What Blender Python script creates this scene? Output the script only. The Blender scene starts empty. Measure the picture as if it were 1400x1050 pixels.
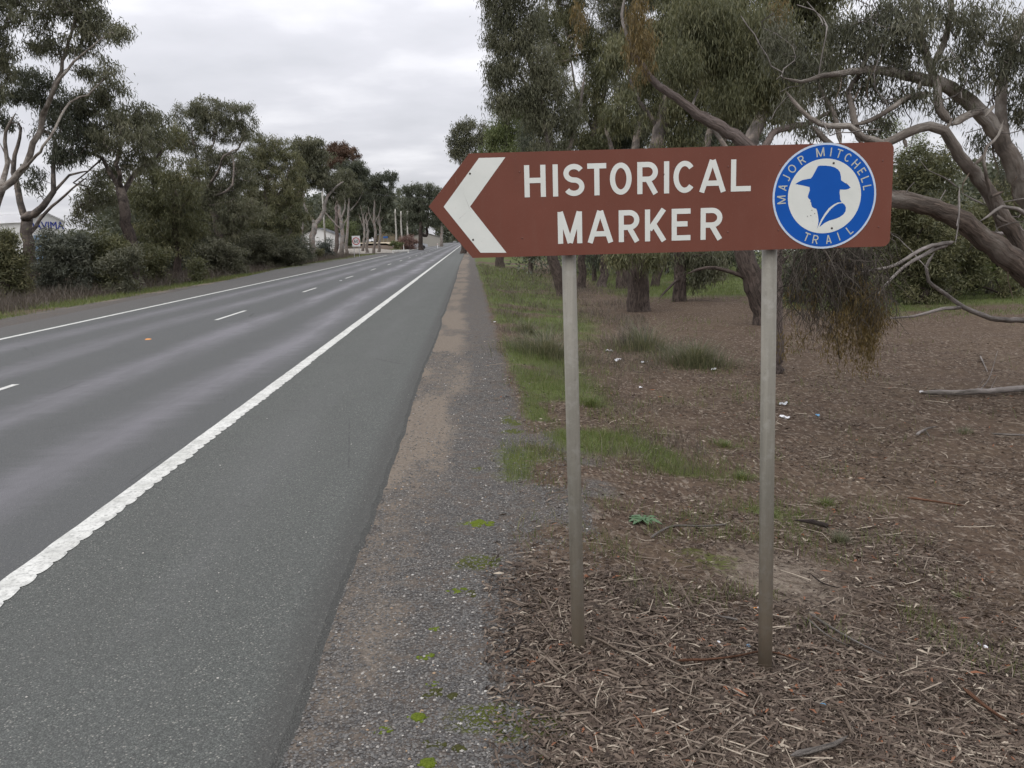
import bpy, bmesh, math, random
import numpy as np
from mathutils import Vector, Matrix

random.seed(7)
RNG = np.random.default_rng(11)
sc = bpy.context.scene
COL = sc.collection
R = math.radians

# ------------------------------------------------------------------ camera
CAM_H, F_PX = 1.75, 1200.0
YAW, PITCH, ROLL = R(2.4), R(9.5), R(1.6)
def cam_axes():
    f = np.array([math.sin(YAW), math.cos(YAW), 0.0]); r = np.array([math.cos(YAW), -math.sin(YAW), 0.0]); u = np.array([0, 0, 1.0])
    f2 = f * math.cos(PITCH) - u * math.sin(PITCH); u2 = u * math.cos(PITCH) + f * math.sin(PITCH)
    r3 = r * math.cos(ROLL) - u2 * math.sin(ROLL); u3 = u2 * math.cos(ROLL) + r * math.sin(ROLL)
    return r3, u3, f2
AX = cam_axes()
cd = bpy.data.cameras.new('camera'); cam = bpy.data.objects.new('camera', cd); COL.objects.link(cam)
cd.sensor_width = 36.0; cd.lens = 36.0 * F_PX / 1400.0; cd.clip_start = 0.05; cd.clip_end = 6000
M = Matrix.Identity(4)
for i in range(3):
    M[i][0] = AX[0][i]; M[i][1] = AX[1][i]; M[i][2] = -AX[2][i]
M[2][3] = CAM_H
cam.matrix_world = M
sc.camera = cam

# ------------------------------------------------------------------ world, sun, exposure
SUN_EL, SUN_AZ = R(48), R(215)      # azimuth clockwise from +Y: behind and to the left
w = bpy.data.worlds.new("World"); sc.world = w; w.use_nodes = True
nt = w.node_tree; nt.nodes.clear()
def wn(t, **k):
    n = nt.nodes.new(t)
    for a, b in k.items(): setattr(n, a, b)
    return n
out = wn('ShaderNodeOutputWorld'); bg = wn('ShaderNodeBackground'); bg.inputs['Strength'].default_value = 0.1
sky = wn('ShaderNodeTexSky', sky_type='NISHITA'); sky.sun_disc = False; sky.sun_elevation = SUN_EL; sky.sun_rotation = SUN_AZ
tc = wn('ShaderNodeTexCoord'); sep = wn('ShaderNodeSeparateXYZ'); nt.links.new(tc.outputs['Generated'], sep.inputs[0])
def wm(op, a, b=None, c=None):
    n = wn('ShaderNodeMath', operation=op)
    for i, v in enumerate((a, b, c)):
        if v is None: continue
        if isinstance(v, (int, float)): n.inputs[i].default_value = v
        else: nt.links.new(v, n.inputs[i])
    return n.outputs[0]
zc = wm('MAXIMUM', sep.outputs[2], 0.0)
den = wm('ADD', zc, 0.13)
cx = wm('DIVIDE', sep.outputs[0], den); cy = wm('DIVIDE', sep.outputs[1], den)
comb = wn('ShaderNodeCombineXYZ'); nt.links.new(cx, comb.inputs[0]); nt.links.new(cy, comb.inputs[1])
nz = wn('ShaderNodeTexNoise'); nz.inputs['Scale'].default_value = 1.5; nz.inputs['Detail'].default_value = 5; nz.inputs['Roughness'].default_value = 0.5
nt.links.new(comb.outputs[0], nz.inputs['Vector'])
nz2 = wn('ShaderNodeTexNoise'); nz2.inputs['Scale'].default_value = 0.5; nz2.inputs['Detail'].default_value = 2
nt.links.new(comb.outputs[0], nz2.inputs['Vector'])
mix_n = wm('ADD', wm('MULTIPLY', nz.outputs[0], 0.62), wm('MULTIPLY', nz2.outputs[0], 0.38))
ramp = wn('ShaderNodeValToRGB'); nt.links.new(mix_n, ramp.inputs[0])
e = ramp.color_ramp.elements
e[0].position = 0.38; e[0].color = (0.58, 0.585, 0.625, 1)
e[1].position = 0.62; e[1].color = (0.84, 0.835, 0.87, 1)
el = ramp.color_ramp.elements.new(0.5); el.color = (0.655, 0.655, 0.70, 1)
bright = wm('MULTIPLY', wm('ADD', wm('MULTIPLY', zc, 1.9), 0.96), 10.0)
vm = wn('ShaderNodeVectorMath', operation='SCALE'); nt.links.new(ramp.outputs[0], vm.inputs[0]); nt.links.new(bright, vm.inputs['Scale'])
mx = wn('ShaderNodeMixRGB'); mx.inputs[0].default_value = 0.93
nt.links.new(sky.outputs[0], mx.inputs[1]); nt.links.new(vm.outputs[0], mx.inputs[2])
nt.links.new(mx.outputs[0], bg.inputs['Color']); nt.links.new(bg.outputs[0], out.inputs['Surface'])

sd = bpy.data.lights.new('sun', 'SUN'); sun = bpy.data.objects.new('sun', sd); COL.objects.link(sun)
sd.energy = 1.0; sd.angle = R(40); sd.color = (1.0, 0.97, 0.93)
dirv = Vector((math.sin(SUN_AZ) * math.cos(SUN_EL), math.cos(SUN_AZ) * math.cos(SUN_EL), math.sin(SUN_EL)))
sun.rotation_euler = dirv.to_track_quat('Z', 'Y').to_euler()
sc.view_settings.view_transform = 'Standard'; sc.view_settings.look = 'None'
sc.view_settings.exposure = 0.0; sc.view_settings.gamma = 1.0; sc.view_settings.use_curve_mapping = False
sc.cycles.use_denoising = True
sc.cycles.max_bounces = 6; sc.cycles.diffuse_bounces = 3; sc.cycles.glossy_bounces = 2; sc.cycles.transparent_max_bounces = 4

# ------------------------------------------------------------------ helpers
def ray(px, py):
    return AX[2] * F_PX + AX[0] * (px - 700) - AX[1] * (py - 525)
def at(px, py, Y):
    d = ray(px, py); return np.array([0, 0, CAM_H]) + d * (Y / d[1])

def vn(x, y, s=1.0, seed=0):
    """smooth value noise 0..1"""
    x = np.asarray(x, float) * s; y = np.asarray(y, float) * s
    xi = np.floor(x).astype(np.int64); yi = np.floor(y).astype(np.int64)
    fx = x - xi; fy = y - yi; fx = fx * fx * (3 - 2 * fx); fy = fy * fy * (3 - 2 * fy)
    def h(a, b):
        n = (a * 374761393 + b * 668265263 + seed * 1442695041) & 0x7fffffff
        n = ((n ^ (n >> 13)) * 1274126177) & 0x7fffffff
        return ((n ^ (n >> 16)) & 0xffff) / 65535.0
    return (h(xi, yi) * (1 - fx) + h(xi + 1, yi) * fx) * (1 - fy) + (h(xi, yi + 1) * (1 - fx) + h(xi + 1, yi + 1) * fx) * fy
def fbm(x, y, s=1.0, seed=0, o=3):
    t = 0; a = 0.5; n = 0
    for i in range(o):
        t = t + a * vn(x, y, s * 2 ** i, seed + i); n += a; a *= .5
    return t / n
def ss(a, b, x):
    t = np.clip((x - a) / (b - a), 0, 1); return t * t * (3 - 2 * t)

def gz(x, y):
    x = np.asarray(x, float); y = np.asarray(y, float)
    z = np.interp(x, [-60, -16, -14.0, -12.6, -11, -0.95, -0.68, 0.3, 0.57, 1.22, 2.5, 4.0, 30], [-.5, -.2, -.12, -.05, -.04, -.04, -.018, -.035, -.055, -.178, -.32, -.4, -.4])
    amp = ss(0.5, 2.0, x) * .06 + .5 * ss(-14, -18, x) * .1
    z = z + amp * (fbm(x, y, 0.9, 5) - .5) + ss(.4, 1.2, x) * .03 * (vn(x, y, 3.1, 9) - .5)
    side = ss(95, 110, y) * ss(-9.8, -11.0, x)      # level ground near the side road, then a gentle rise
    return z * (1 - side) + side * (-.035) + 1.35 * ss(126, 180, y) * ss(-11.8, -17, x)
def G(px, py):
    """ground point seen at a photo pixel (iterated against the terrain)"""
    d = ray(px, py); c = np.array([0, 0, CAM_H]); z = 0.0
    for _ in range(12):
        t = (z - CAM_H) / d[2]; p = c + d * t; z = float(gz(p[0], p[1]))
    p[2] = z; return p

def tag(o, label=None, cat=None, group=None, kind=None):
    if label: o['label'] = label
    if cat: o['category'] = cat
    if group: o['group'] = group
    if kind: o['kind'] = kind
    return o
def link(name, me, mat=None, parent=None):
    if mat is not None and len(me.materials) == 0:
        me.materials.append(mat)
    o = bpy.data.objects.new(name, me); COL.objects.link(o)
    if parent is not None: o.parent = parent
    return o
def empty(name, loc, label, cat, group=None, rz=0):
    o = bpy.data.objects.new(name, None); COL.objects.link(o); o.location = loc; o.rotation_euler = (0, 0, rz)
    o.empty_display_size = .2
    return tag(o, label, cat, group)
def place(o, origin):
    """mesh written in world coordinates: keep it there under a parent at origin"""
    o.matrix_parent_inverse = Matrix.Translation(-Vector([float(v) for v in origin]))
    return o
def np_mesh(name, V, F, attrs=None, smooth=False):
    V = np.asarray(V, np.float32); F = np.asarray(F, np.int32)
    me = bpy.data.meshes.new(name); k = F.shape[1]
    me.vertices.add(len(V)); me.vertices.foreach_set('co', V.ravel())
    me.loops.add(F.size); me.loops.foreach_set('vertex_index', F.ravel())
    me.polygons.add(len(F)); me.polygons.foreach_set('loop_start', np.arange(0, F.size, k, dtype=np.int32))
    try: me.polygons.foreach_set('loop_total', np.full(len(F), k, np.int32))
    except Exception: pass
    me.polygons.foreach_set('use_smooth', np.full(len(F), smooth))
    for nm, a in (attrs or {}).items():
        a = np.asarray(a, np.float32)
        if a.ndim == 2: me.attributes.new(nm, 'FLOAT_VECTOR', 'POINT').data.foreach_set('vector', a.ravel())
        else: me.attributes.new(nm, 'FLOAT', 'POINT').data.foreach_set('value', a)
    me.update(calc_edges=True)
    return me
def bm_mesh(name, bm, smooth=False):
    me = bpy.data.meshes.new(name); bm.to_mesh(me); bm.free()
    if smooth:
        for p in me.polygons: p.use_smooth = True
    return me
def box(bm, x0, x1, y0, y1, z0, z1):
    v = [bm.verts.new(p) for p in ((x0, y0, z0), (x1, y0, z0), (x1, y1, z0), (x0, y1, z0), (x0, y0, z1), (x1, y0, z1), (x1, y1, z1), (x0, y1, z1))]
    for f in ((0, 3, 2, 1), (4, 5, 6, 7), (0, 1, 5, 4), (1, 2, 6, 5), (2, 3, 7, 6), (3, 0, 4, 7)): bm.faces.new([v[i] for i in f])
def box_obj(name, dims, mat, parent=None, bevel=0):
    bm = bmesh.new(); box(bm, *dims)
    if bevel: bmesh.ops.bevel(bm, geom=bm.edges[:], offset=bevel, segments=2, affect='EDGES')
    return link(name, bm_mesh(name, bm), mat, parent)
def cyl(bm, p0, p1, r0, r1, n=16, cap=True):
    p0 = Vector(p0); p1 = Vector(p1); q = (p1 - p0).to_track_quat('Z', 'Y')
    a = [bm.verts.new(p0 + q @ Vector((r0 * math.cos(2 * math.pi * i / n), r0 * math.sin(2 * math.pi * i / n), 0))) for i in range(n)]
    b = [bm.verts.new(p1 + q @ Vector((r1 * math.cos(2 * math.pi * i / n), r1 * math.sin(2 * math.pi * i / n), 0))) for i in range(n)]
    for i in range(n): bm.faces.new((a[i], a[(i + 1) % n], b[(i + 1) % n], b[i]))
    if cap: bm.faces.new(a[::-1]); bm.faces.new(b)

# ------------------------------------------------------------------ materials
class NT:
    def __init__(s, name):
        s.m = bpy.data.materials.new(name); s.m.use_nodes = True; s.t = s.m.node_tree
        s.b = s.t.nodes['Principled BSDF']; s.out = s.t.nodes['Material Output']
        s.tc = s.t.nodes.new('ShaderNodeTexCoord')
    def n(s, t, **k):
        n = s.t.nodes.new(t)
        for a, b in k.items(): setattr(n, a, b)
        return n
    def set(s, sock, v):
        if isinstance(v, (int, float)): sock.default_value = v
        elif isinstance(v, tuple): sock.default_value = v if len(v) == 4 or len(sock.default_value) == 3 else v + (1,)
        else: s.t.links.new(v, sock)
    def math(s, op, a, b=0.0, clamp=False):
        n = s.n('ShaderNodeMath', operation=op); n.use_clamp = clamp; s.set(n.inputs[0], a); s.set(n.inputs[1], b); return n.outputs[0]
    def mapr(s, v, a, b, c=0.0, d=1.0, smooth=False):
        n = s.n('ShaderNodeMapRange'); n.clamp = True
        if smooth: n.interpolation_type = 'SMOOTHSTEP'
        s.set(n.inputs[0], v)
        for i, x in enumerate((a, b, c, d)): s.set(n.inputs[i + 1], x)
        return n.outputs[0]
    def mix(s, f, a, b, blend='MIX'):
        n = s.n('ShaderNodeMixRGB', blend_type=blend); s.set(n.inputs[0], f); s.set(n.inputs[1], a); s.set(n.inputs[2], b); return n.outputs[0]
    def co(s, scale=(1, 1, 1), which='Object'):
        n = s.n('ShaderNodeMapping'); s.t.links.new(s.tc.outputs[which], n.inputs[0]); n.inputs['Scale'].default_value = scale; return n.outputs[0]
    def noise(s, scale, detail=4, rough=.55, vec=None, dist=0):
        n = s.n('ShaderNodeTexNoise'); n.inputs['Scale'].default_value = scale; n.inputs['Detail'].default_value = detail
        n.inputs['Roughness'].default_value = rough; n.inputs['Distortion'].default_value = dist
        s.t.links.new(vec if vec is not None else s.co(), n.inputs['Vector']); return n.outputs[0]
    def voro(s, scale, feature='F1', vec=None, out='Distance'):
        n = s.n('ShaderNodeTexVoronoi', feature=feature); n.inputs['Scale'].default_value = scale
        s.t.links.new(vec if vec is not None else s.co(), n.inputs['Vector']); return n.outputs[out]
    def ramp(s, f, *els):
        n = s.n('ShaderNodeValToRGB'); s.set(n.inputs[0], f); r = n.color_ramp
        r.elements[0].position = els[0][0]; r.elements[0].color = els[0][1] + (1,)
        r.elements[1].position = els[-1][0]; r.elements[1].color = els[-1][1] + (1,)
        for p, c in els[1:-1]: r.elements.new(p).color = c + (1,)
        return n.outputs[0]
    def attr(s, name):
        n = s.n('ShaderNodeAttribute'); n.attribute_name = name; return n.outputs['Fac']
    def bump(s, h, strength=.5, dist=.01):
        n = s.n('ShaderNodeBump'); n.inputs['Strength'].default_value = strength; n.inputs['Distance'].default_value = dist
        s.set(n.inputs['Height'], h); s.t.links.new(n.outputs[0], s.b.inputs['Normal']); return n
    def fin(s, color, rough=.8, spec=.3):
        s.set(s.b.inputs['Base Color'], color); s.set(s.b.inputs['Roughness'], rough); s.b.inputs['Specular IOR Level'].default_value = spec
        return s.m
def simple(name, c, rough=.7, spec=.3, var=.0, scale=20):
    t = NT(name)
    if var:
        n = t.noise(scale, 4); f = t.mapr(n, .3, .7, 1 - var, 1 + var)
        col = t.n('ShaderNodeVectorMath', operation='SCALE'); col.inputs[0].default_value = c; t.set(col.inputs['Scale'], f)
        return t.fin(col.outputs[0], rough, spec)
    return t.fin(c, rough, spec)

def leaf_mat(name, dark, mid, light, trans=.22):
    t = NT(name)
    col = t.ramp(t.attr('tone'), (0, dark), (.5, mid), (1, light))
    t.fin(col, .55, .35)
    tr = t.n('ShaderNodeBsdfTranslucent'); t.set(tr.inputs[0], t.mix(.35, col, (light[0] * 1.3, light[1] * 1.4, light[2] * .8)))
    mx = t.n('ShaderNodeMixShader'); mx.inputs[0].default_value = trans
    t.t.links.new(t.b.outputs[0], mx.inputs[1]); t.t.links.new(tr.outputs[0], mx.inputs[2]); t.t.links.new(mx.outputs[0], t.out.inputs[0])
    return t.m
LEAF = {
 'grey': leaf_mat('leaf_greygreen', (.064, .067, .041), (.110, .113, .068), (.182, .176, .112)),
 'olive': leaf_mat('leaf_olive', (.062, .066, .034), (.108, .112, .054), (.190, .178, .092)),
 'dark': leaf_mat('leaf_dark', (.042, .049, .034), (.078, .088, .058), (.130, .135, .092)),
 'fresh': leaf_mat('leaf_fresh', (.058, .074, .028), (.105, .128, .046), (.180, .195, .080)),
 'red': leaf_mat('leaf_red', (.058, .040, .026), (.110, .062, .040), (.170, .105, .066)),
 'blue': leaf_mat('leaf_bluegrey', (.048, .056, .048), (.082, .096, .080), (.140, .150, .130)),
 'amber': leaf_mat('leaf_amber', (.070, .050, .018), (.125, .088, .032), (.20, .14, .052), .22),
 'grass': leaf_mat('blade_green', (.055, .065, .022), (.090, .130, .030), (.200, .190, .085), .3),
 'dry': leaf_mat('blade_dry', (.050, .040, .032), (.092, .074, .058), (.180, .150, .112), .1),
 'pink': leaf_mat('leaf_pinkish', (.110, .060, .055), (.190, .110, .095), (.280, .190, .150), .2),
}
def bark_mat(name, base, upper, z0, z1, streak=(.30, .25, .21), fiss=1.0):
    """rough furrowed bark low down, smoother pale bark higher up (by height above the tree's foot)"""
    t = NT(name)
    at_ = t.n('ShaderNodeAttribute'); at_.attribute_name = 'bk'; bk = at_.outputs['Vector']
    def bc(sc_): n = t.n('ShaderNodeMapping'); t.t.links.new(bk, n.inputs[0]); n.inputs['Scale'].default_value = sc_; return n.outputs[0]
    n1 = t.noise(34, 6, .7, bc((1, 1, .14)), .8); n2 = t.noise(5, 4, .6, bc((1, 1, .6))); n3 = t.noise(90, 4, .65, bc((1, 1, .3))); n4 = t.noise(9, 3, .5, bc((1, 1, .25)))
    low = t.ramp(n1, (.34, tuple(c * .22 for c in base)), (.5, base), (.68, tuple(min(1, c * 1.8) for c in base)))
    low = t.mix(t.mapr(n4, .35, .65, 0, .45), low, tuple(c * .45 for c in base))
    high = t.ramp(n2, (.32, tuple(c * .50 for c in upper)), (.5, upper), (.6, streak), (.72, upper))
    high = t.mix(t.mapr(n1, .52, .70, 0, .55), high, tuple(c * .55 for c in upper)); high = t.mix(t.mapr(n3, .55, .7, 0, .35), high, tuple(c * .4 for c in upper))
    hgt = t.attr('h'); f = t.mapr(t.math('ADD', hgt, t.math('MULTIPLY', t.math('SUBTRACT', n4, .5), 3.0)), z0, z1)
    t.fin(t.mix(f, low, high), .88, .15)
    hh = t.math('ADD', t.math('MULTIPLY', n1, t.mapr(f, 0, 1, 1.0, .5)), t.math('MULTIPLY', n3, .25))
    t.bump(hh, 1.0, .035 * fiss)
    return t.m
LEAF['bluish'] = leaf_mat('leaf_dull_blue', (.060, .066, .050), (.100, .108, .082), (.165, .168, .125))
LEAF['dusk'] = leaf_mat('leaf_dusk', (.048, .050, .032), (.086, .088, .056), (.150, .145, .098))
BARK = {
 'dark': bark_mat('bark_dark', (.060, .047, .040), (.105, .090, .080), 3, 6),
 'box': bark_mat('bark_box', (.085, .066, .056), (.165, .145, .130), 1.5, 4),
 'pale': bark_mat('bark_pale', (.17, .145, .125), (.31, .285, .26), .3, 2.2, (.22, .165, .135)),
 'big': bark_mat('bark_big', (.125, .098, .080), (.245, .212, .182), 1.9, 3.2, (.36, .33, .29), 1.5),
 'dead': bark_mat('bark_dead', (.18, .16, .14), (.24, .215, .195), 0, 1, (.33, .30, .28)),
 'rose': bark_mat('bark_rose', (.15, .12, .105), (.185, .150, .138), 3, 6, (.28, .24, .225)),
}

# ground ------------------------------------------------------------
def zone_grass(x, y):
    n = fbm(x, y, .9, 21); n2 = fbm(x, y, .22, 31)
    edge = .42 - .004 * y
    near = ss(6.2, 8.2, y) * ss(edge, edge + .25, x) * (1 - ss(.85 + .025 * y, 1.2 + .07 * y, x)) * ss(.46, .64, n + .04)
    ditch = np.exp(-((x - (1.15 + (9.5 - y) * .24)) / .30) ** 2) * ss(5.2, 6.2, y) * (1 - ss(9.5, 12, y)) * ss(.38, .58, n)
    lawn = ss(30, 35, y + 5 * n2 + .12 * x) * ss(3.5, 6, x - .02 * y) * ss(.25, .45, n2 + .15)
    lawn = np.maximum(lawn, .75 * ss(20, 25, y + 5 * n2) * ss(7.5, 10, x) * ss(.3, .5, n * .5 + n2 * .5 + .08))
    verge = ss(14, 20, y) * ss(edge, edge + .3, x) * (1 - ss(1.4 + .03 * y, 2.3 + .06 * y, x)) * ss(.38, .56, n * .6 + n2 * .4 + .05)
    left = ss(-12.4, -13.4, x) * (1 - ss(-13.9, -15.6, x)) * ss(.36, .58, n * .5 + n2 * .5) 
    left2 = ss(-20, -24, x) * .6 * ss(.4, .6, n2)
    mossg = ss(.0, .25, x) * (1 - ss(.55, .85, x)) * ss(4.8, 5.6, y) * (1 - ss(7, 8, y)) * ss(.44, .60, n) * .6
    return np.clip(np.maximum.reduce([near, ditch * .9, lawn, verge, left, left2, mossg]), 0, 1)
def zone_gravel(x, y):
    e = .42 + .16 * np.sin(y * .8 + .6) * (1 - ss(6, 9, y)) - .20 * ss(6.5, 2.5, y) + .25 * (fbm(x, y, 1.4, 41) - .5)
    right = (1 - ss(e - .26, e + .24, x)) * ss(-3, -1, x)
    right = np.maximum(right, (.20 + .5 * ss(.38, .6, fbm(x, y, 2.2, 43))) * ss(4.4, 5.2, y) * (1 - ss(7.5, 9, y)) * (1 - ss(.8, 1.4, x)) * ss(-.2, .3, x))
    left = ss(-13.1 - .6 * vn(x, y, .2, 3), -12.6, x) * (1 - ss(-9, -8, x))
    return np.clip(right + left, 0, 1)
def zone_sand(x, y):
    n = fbm(x, y * .35, 2.2, 51)
    wv = -.36 + .16 * (fbm(x * 0, y, .45, 52) - .5) * 2 + .12 * ss(4, 8, y)
    a = (1 - ss(wv - .16, wv + .26, x)) * ss(-1.2, -.8, x) * (.40 + .62 * ss(.36, .58, n)) * (.75 + .25 * ss(2.5, 5, y))
    b = np.exp(-(((x - 1.75) / .42) ** 2 + ((y - 4.75) / .55) ** 2)) * .85
    b2 = np.exp(-(((x - 2.0) / .25) ** 2 + ((y - 3.75) / .5) ** 2)) * .7
    c = ss(-12.1, -12.6, x) * (1 - ss(-13.2, -13.8, x)) * ss(.4, .6, n)
    return np.clip(np.maximum.reduce([a, b, b2, c]), 0, 1)
def zone_moss(x, y):
    n = fbm(x, y, 3.0, 61)
    a = ss(-.35, .0, x) * (1 - ss(.35, .6, x)) * ss(.66, .76, n) * .8 * (1 - ss(8, 10, y))
    b = .6 * np.exp(-(((x - 1.35) / .3) ** 2 + ((y - 5.0) / .4) ** 2)) * ss(.35, .55, n)
    return np.clip(np.maximum(a, b), 0, 1)

xs = np.unique(np.concatenate([np.arange(-600, -60, 30), np.arange(-60, -18, 2.0), np.arange(-18, -9, .3), np.arange(-9, -1.2, 1.3), np.arange(-1.2, 4.5, .07), np.arange(4.5, 12, .25), np.arange(12, 40, 1.2), np.arange(40, 640, 30)]))
ys = np.unique(np.concatenate([np.arange(-40, 0, 4), np.arange(0, 2, .3), np.arange(2, 9, .07), np.arange(9, 20, .25), np.arange(20, 60, .8), np.arange(60, 140, 3), np.arange(140, 1600, 50)]))
XX, YY = np.meshgrid(xs, ys); nx_, ny_ = len(xs), len(ys)
ZZ = gz(XX, YY); x1, y1 = XX.ravel(), YY.ravel()
idx = np.arange(nx_ * ny_).reshape(ny_, nx_)
Fq = np.stack([idx[:-1, :-1], idx[:-1, 1:], idx[1:, 1:], idx[1:, :-1]], -1).reshape(-1, 4)
gme = np_mesh('ground', np.stack([x1, y1, ZZ.ravel()], 1), Fq, dict(grass=zone_grass(x1, y1), gravel=zone_gravel(x1, y1), sand=zone_sand(x1, y1), moss=zone_moss(x1, y1)), True)
t = NT('ground')
cs = t.co()
nf = t.noise(38, 5, .7); nm = t.noise(6, 4, .6); nl = t.noise(1.1, 3, .5)
# litter and soil
strawv = t.voro(46, 'F1', t.co((1, .35, 1)), 'Color'); strawv2 = t.voro(60, 'F1', t.co((.4, 1, 1)), 'Color')
spk = t.n('ShaderNodeSeparateColor'); t.t.links.new(strawv, spk.inputs[0]); spk2 = t.n('ShaderNodeSeparateColor'); t.t.links.new(strawv2, spk2.inputs[0])
soil = t.ramp(t.math('ADD', t.math('MULTIPLY', nf, .6), t.math('MULTIPLY', nm, .4)), (.30, (.036, .025, .017)), (.5, (.088, .061, .043)), (.68, (.145, .107, .077)))
soil = t.mix(t.mapr(spk.outputs[0], .82, .9, 0, .75), soil, (.235, .195, .155))
soil = t.mix(t.mapr(spk2.outputs[1], .80, .9, 0, .7), soil, (.060, .040, .030))
soil = t.mix(t.mapr(nl, .42, .62, 0, .35), soil, (.120, .088, .058)); soil = t.mix(t.mapr(t.noise(19, 4, .7), .50, .64, 0, .65), soil, (.040, .029, .021)); soil = t.mix(t.mapr(t.noise(27, 4, .7, t.co((1, .6, 1))), .56, .68, 0, .5), soil, (.20, .155, .112))
# gravel
gc = t.voro(95, 'F1', None, 'Color'); gs = t.n('ShaderNodeSeparateColor'); t.t.links.new(gc, gs.inputs[0]); gd = t.voro(95)
grav = t.ramp(gs.outputs[0], (0, (.058, .056, .054)), (.45, (.118, .114, .108)), (.85, (.190, .182, .168)), (1, (.34, .32, .29)))
grav = t.mix(t.mapr(gd, .25, .6, 0, .75), grav, (.050, .043, .037))
grav = t.mix(t.mapr(nm, .45, .62, 0, .45), grav, (.120, .092, .070))
sandc = t.ramp(nf, (.3, (.125, .102, .079)), (.5, (.185, .153, .120)), (.7, (.265, .225, .180)))
grs = t.ramp(t.math('ADD', t.math('MULTIPLY', nf, .5), t.math('MULTIPLY', nl, .5)), (.32, (.055, .050, .026)), (.5, (.080, .095, .034)), (.68, (.120, .150, .045)))
mossc = t.ramp(nf, (.3, (.040, .042, .014)), (.6, (.080, .092, .020)), (.75, (.120, .135, .032)))
def zmask(name, w=.35):
    a = t.math('ADD', t.attr(name), t.math('MULTIPLY', t.math('SUBTRACT', t.math('ADD', t.math('MULTIPLY', nf, .5), t.math('MULTIPLY', nm, .5)), .5), 1.6))
    return t.mapr(a, .5 - w / 2, .5 + w / 2)
c = t.mix(zmask('gravel'), soil, grav)
c = t.mix(t.math('MULTIPLY', zmask('sand', .6), .8), c, sandc)
c = t.mix(zmask('moss'), c, mossc)
c = t.mix(zmask('grass', .5), c, grs)
t.fin(c, .95, .12)
t.bump(t.math('ADD', t.math('MULTIPLY', nf, .7), t.math('MULTIPLY', gd, -.35)), .8, .02)
ground = tag(link('ground', gme, t.m), kind='structure')

# road ---------------------------------------------------------------
def left_edge(y):
    return np.interp(y, [-40, 15, 26, 40, 48, 60, 90, 112, 124, 500], [-10.6, -10.7, -11.2, -11.9, -12.4, -13.4, -13.8, -13.2, -11.6, -11.0])
ry = np.unique(np.concatenate([np.arange(-40, 0, 2), np.arange(0, 14, .05), np.arange(14, 40, .3), np.arange(40, 140, 1.0), np.arange(140, 1500, 30)]))
cols = 14
V = []; 
for j, y in enumerate(ry):
    fine = 1.0 if y < 40 else 0
    re = -.72 + .05 * (float(vn(y, 0, .5, 77)) - .5) + fine * .022 * (float(vn(y, 3, 7, 78)) - .5) - .10 * float(ss(30, 60, y))
    le = float(left_edge(y)) + .15 * (float(vn(y, 9, .7, 79)) - .5)
    for i in range(cols):
        V.append((le + (re - le) * i / (cols - 1), y, 0.0))
    V.append((re + .05, y, -.03))
nc = cols + 1
ii = np.arange(len(ry) * nc).reshape(len(ry), nc)
Fr = np.stack([ii[:-1, :-1], ii[:-1, 1:], ii[1:, 1:], ii[1:, :-1]], -1).reshape(-1, 4)
t = NT('asphalt')
sx = t.n('ShaderNodeSeparateXYZ'); t.t.links.new(t.tc.outputs['Object'], sx.inputs[0]); X, Y = sx.outputs[0], sx.outputs[1]
wob = t.noise(.35, 3, .5, t.co((1, .25, 1))); strk = t.noise(3.2, 5, .7, t.co((.55, 1.5, 1))); Xw = t.math('ADD', X, t.math('ADD', t.math('MULTIPLY', t.math('SUBTRACT', wob, .5), 1.2), t.math('MULTIPLY', t.math('SUBTRACT', strk, .5), .5)))
def band(c, wd): return t.mapr(t.math('ABSOLUTE', t.math('SUBTRACT', Xw, c)), 0.0, wd, 1, 0, True)
tr = t.math('MAXIMUM', t.math('MAXIMUM', band(-3.35, .62), band(-4.95, .62)), t.math('MAXIMUM', t.math('MULTIPLY', band(-6.95, .6), .8), t.math('MULTIPLY', band(-8.5, .6), .8)))
lane = t.math('MULTIPLY', t.mapr(X, -2.50, -2.42, 1, 0), t.mapr(X, -9.6, -9.4, 0, 1))
patch = t.noise(1.3, 4, .6, t.co((1, .18, 1)))
trk = t.math('MULTIPLY', tr, t.mapr(patch, .30, .60, .35, 1))
ag = t.voro(135, 'F1', None, 'Color'); ags = t.n('ShaderNodeSeparateColor'); t.t.links.new(ag, ags.inputs[0]); agd = t.voro(135)
nfa = t.noise(60, 5, .7); nma = t.noise(2.2, 4, .55, t.co((1, .4, 1)))
base = t.ramp(ags.outputs[0], (0, (.068, .073, .065)), (.5, (.108, .116, .104)), (.93, (.150, .158, .143)), (1, (.34, .33, .29)))
base = t.mix(t.mapr(agd, .3, .62, 0, .6), base, (.040, .040, .039))
base = t.mix(t.mapr(nma, .35, .65, 0, .30), base, (.075, .076, .070))
lanec = t.mix(t.mapr(nfa, .35, .65, 0, 1), (.072, .073, .074), (.100, .101, .102))
base = t.mix(t.math('MULTIPLY', lane, .6), base, lanec); crk = t.voro(.55, 'DISTANCE_TO_EDGE', t.co((1, .5, 1))); base = t.mix(t.math('MULTIPLY', t.mapr(crk, .0, .004, .6, 0), t.mapr(nma, .5, .6)), base, (.035, .035, .034))
base = t.mix(t.math('MULTIPLY', trk, .75), base, (.128, .121, .132))
shd = t.math('MULTIPLY', t.mapr(X, -2.2, -1.75, 0, 1), t.mapr(X, -1.6, -1.2, 1, 0))
base = t.mix(t.math('MULTIPLY', shd, t.mapr(patch, .4, .6, 0, .22)), base, (.135, .135, .132))
farside = t.mapr(X, -9.9, -9.7, 1, 0); base = t.mix(t.math('MULTIPLY', farside, .5), base, (.085, .074, .070))
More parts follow.
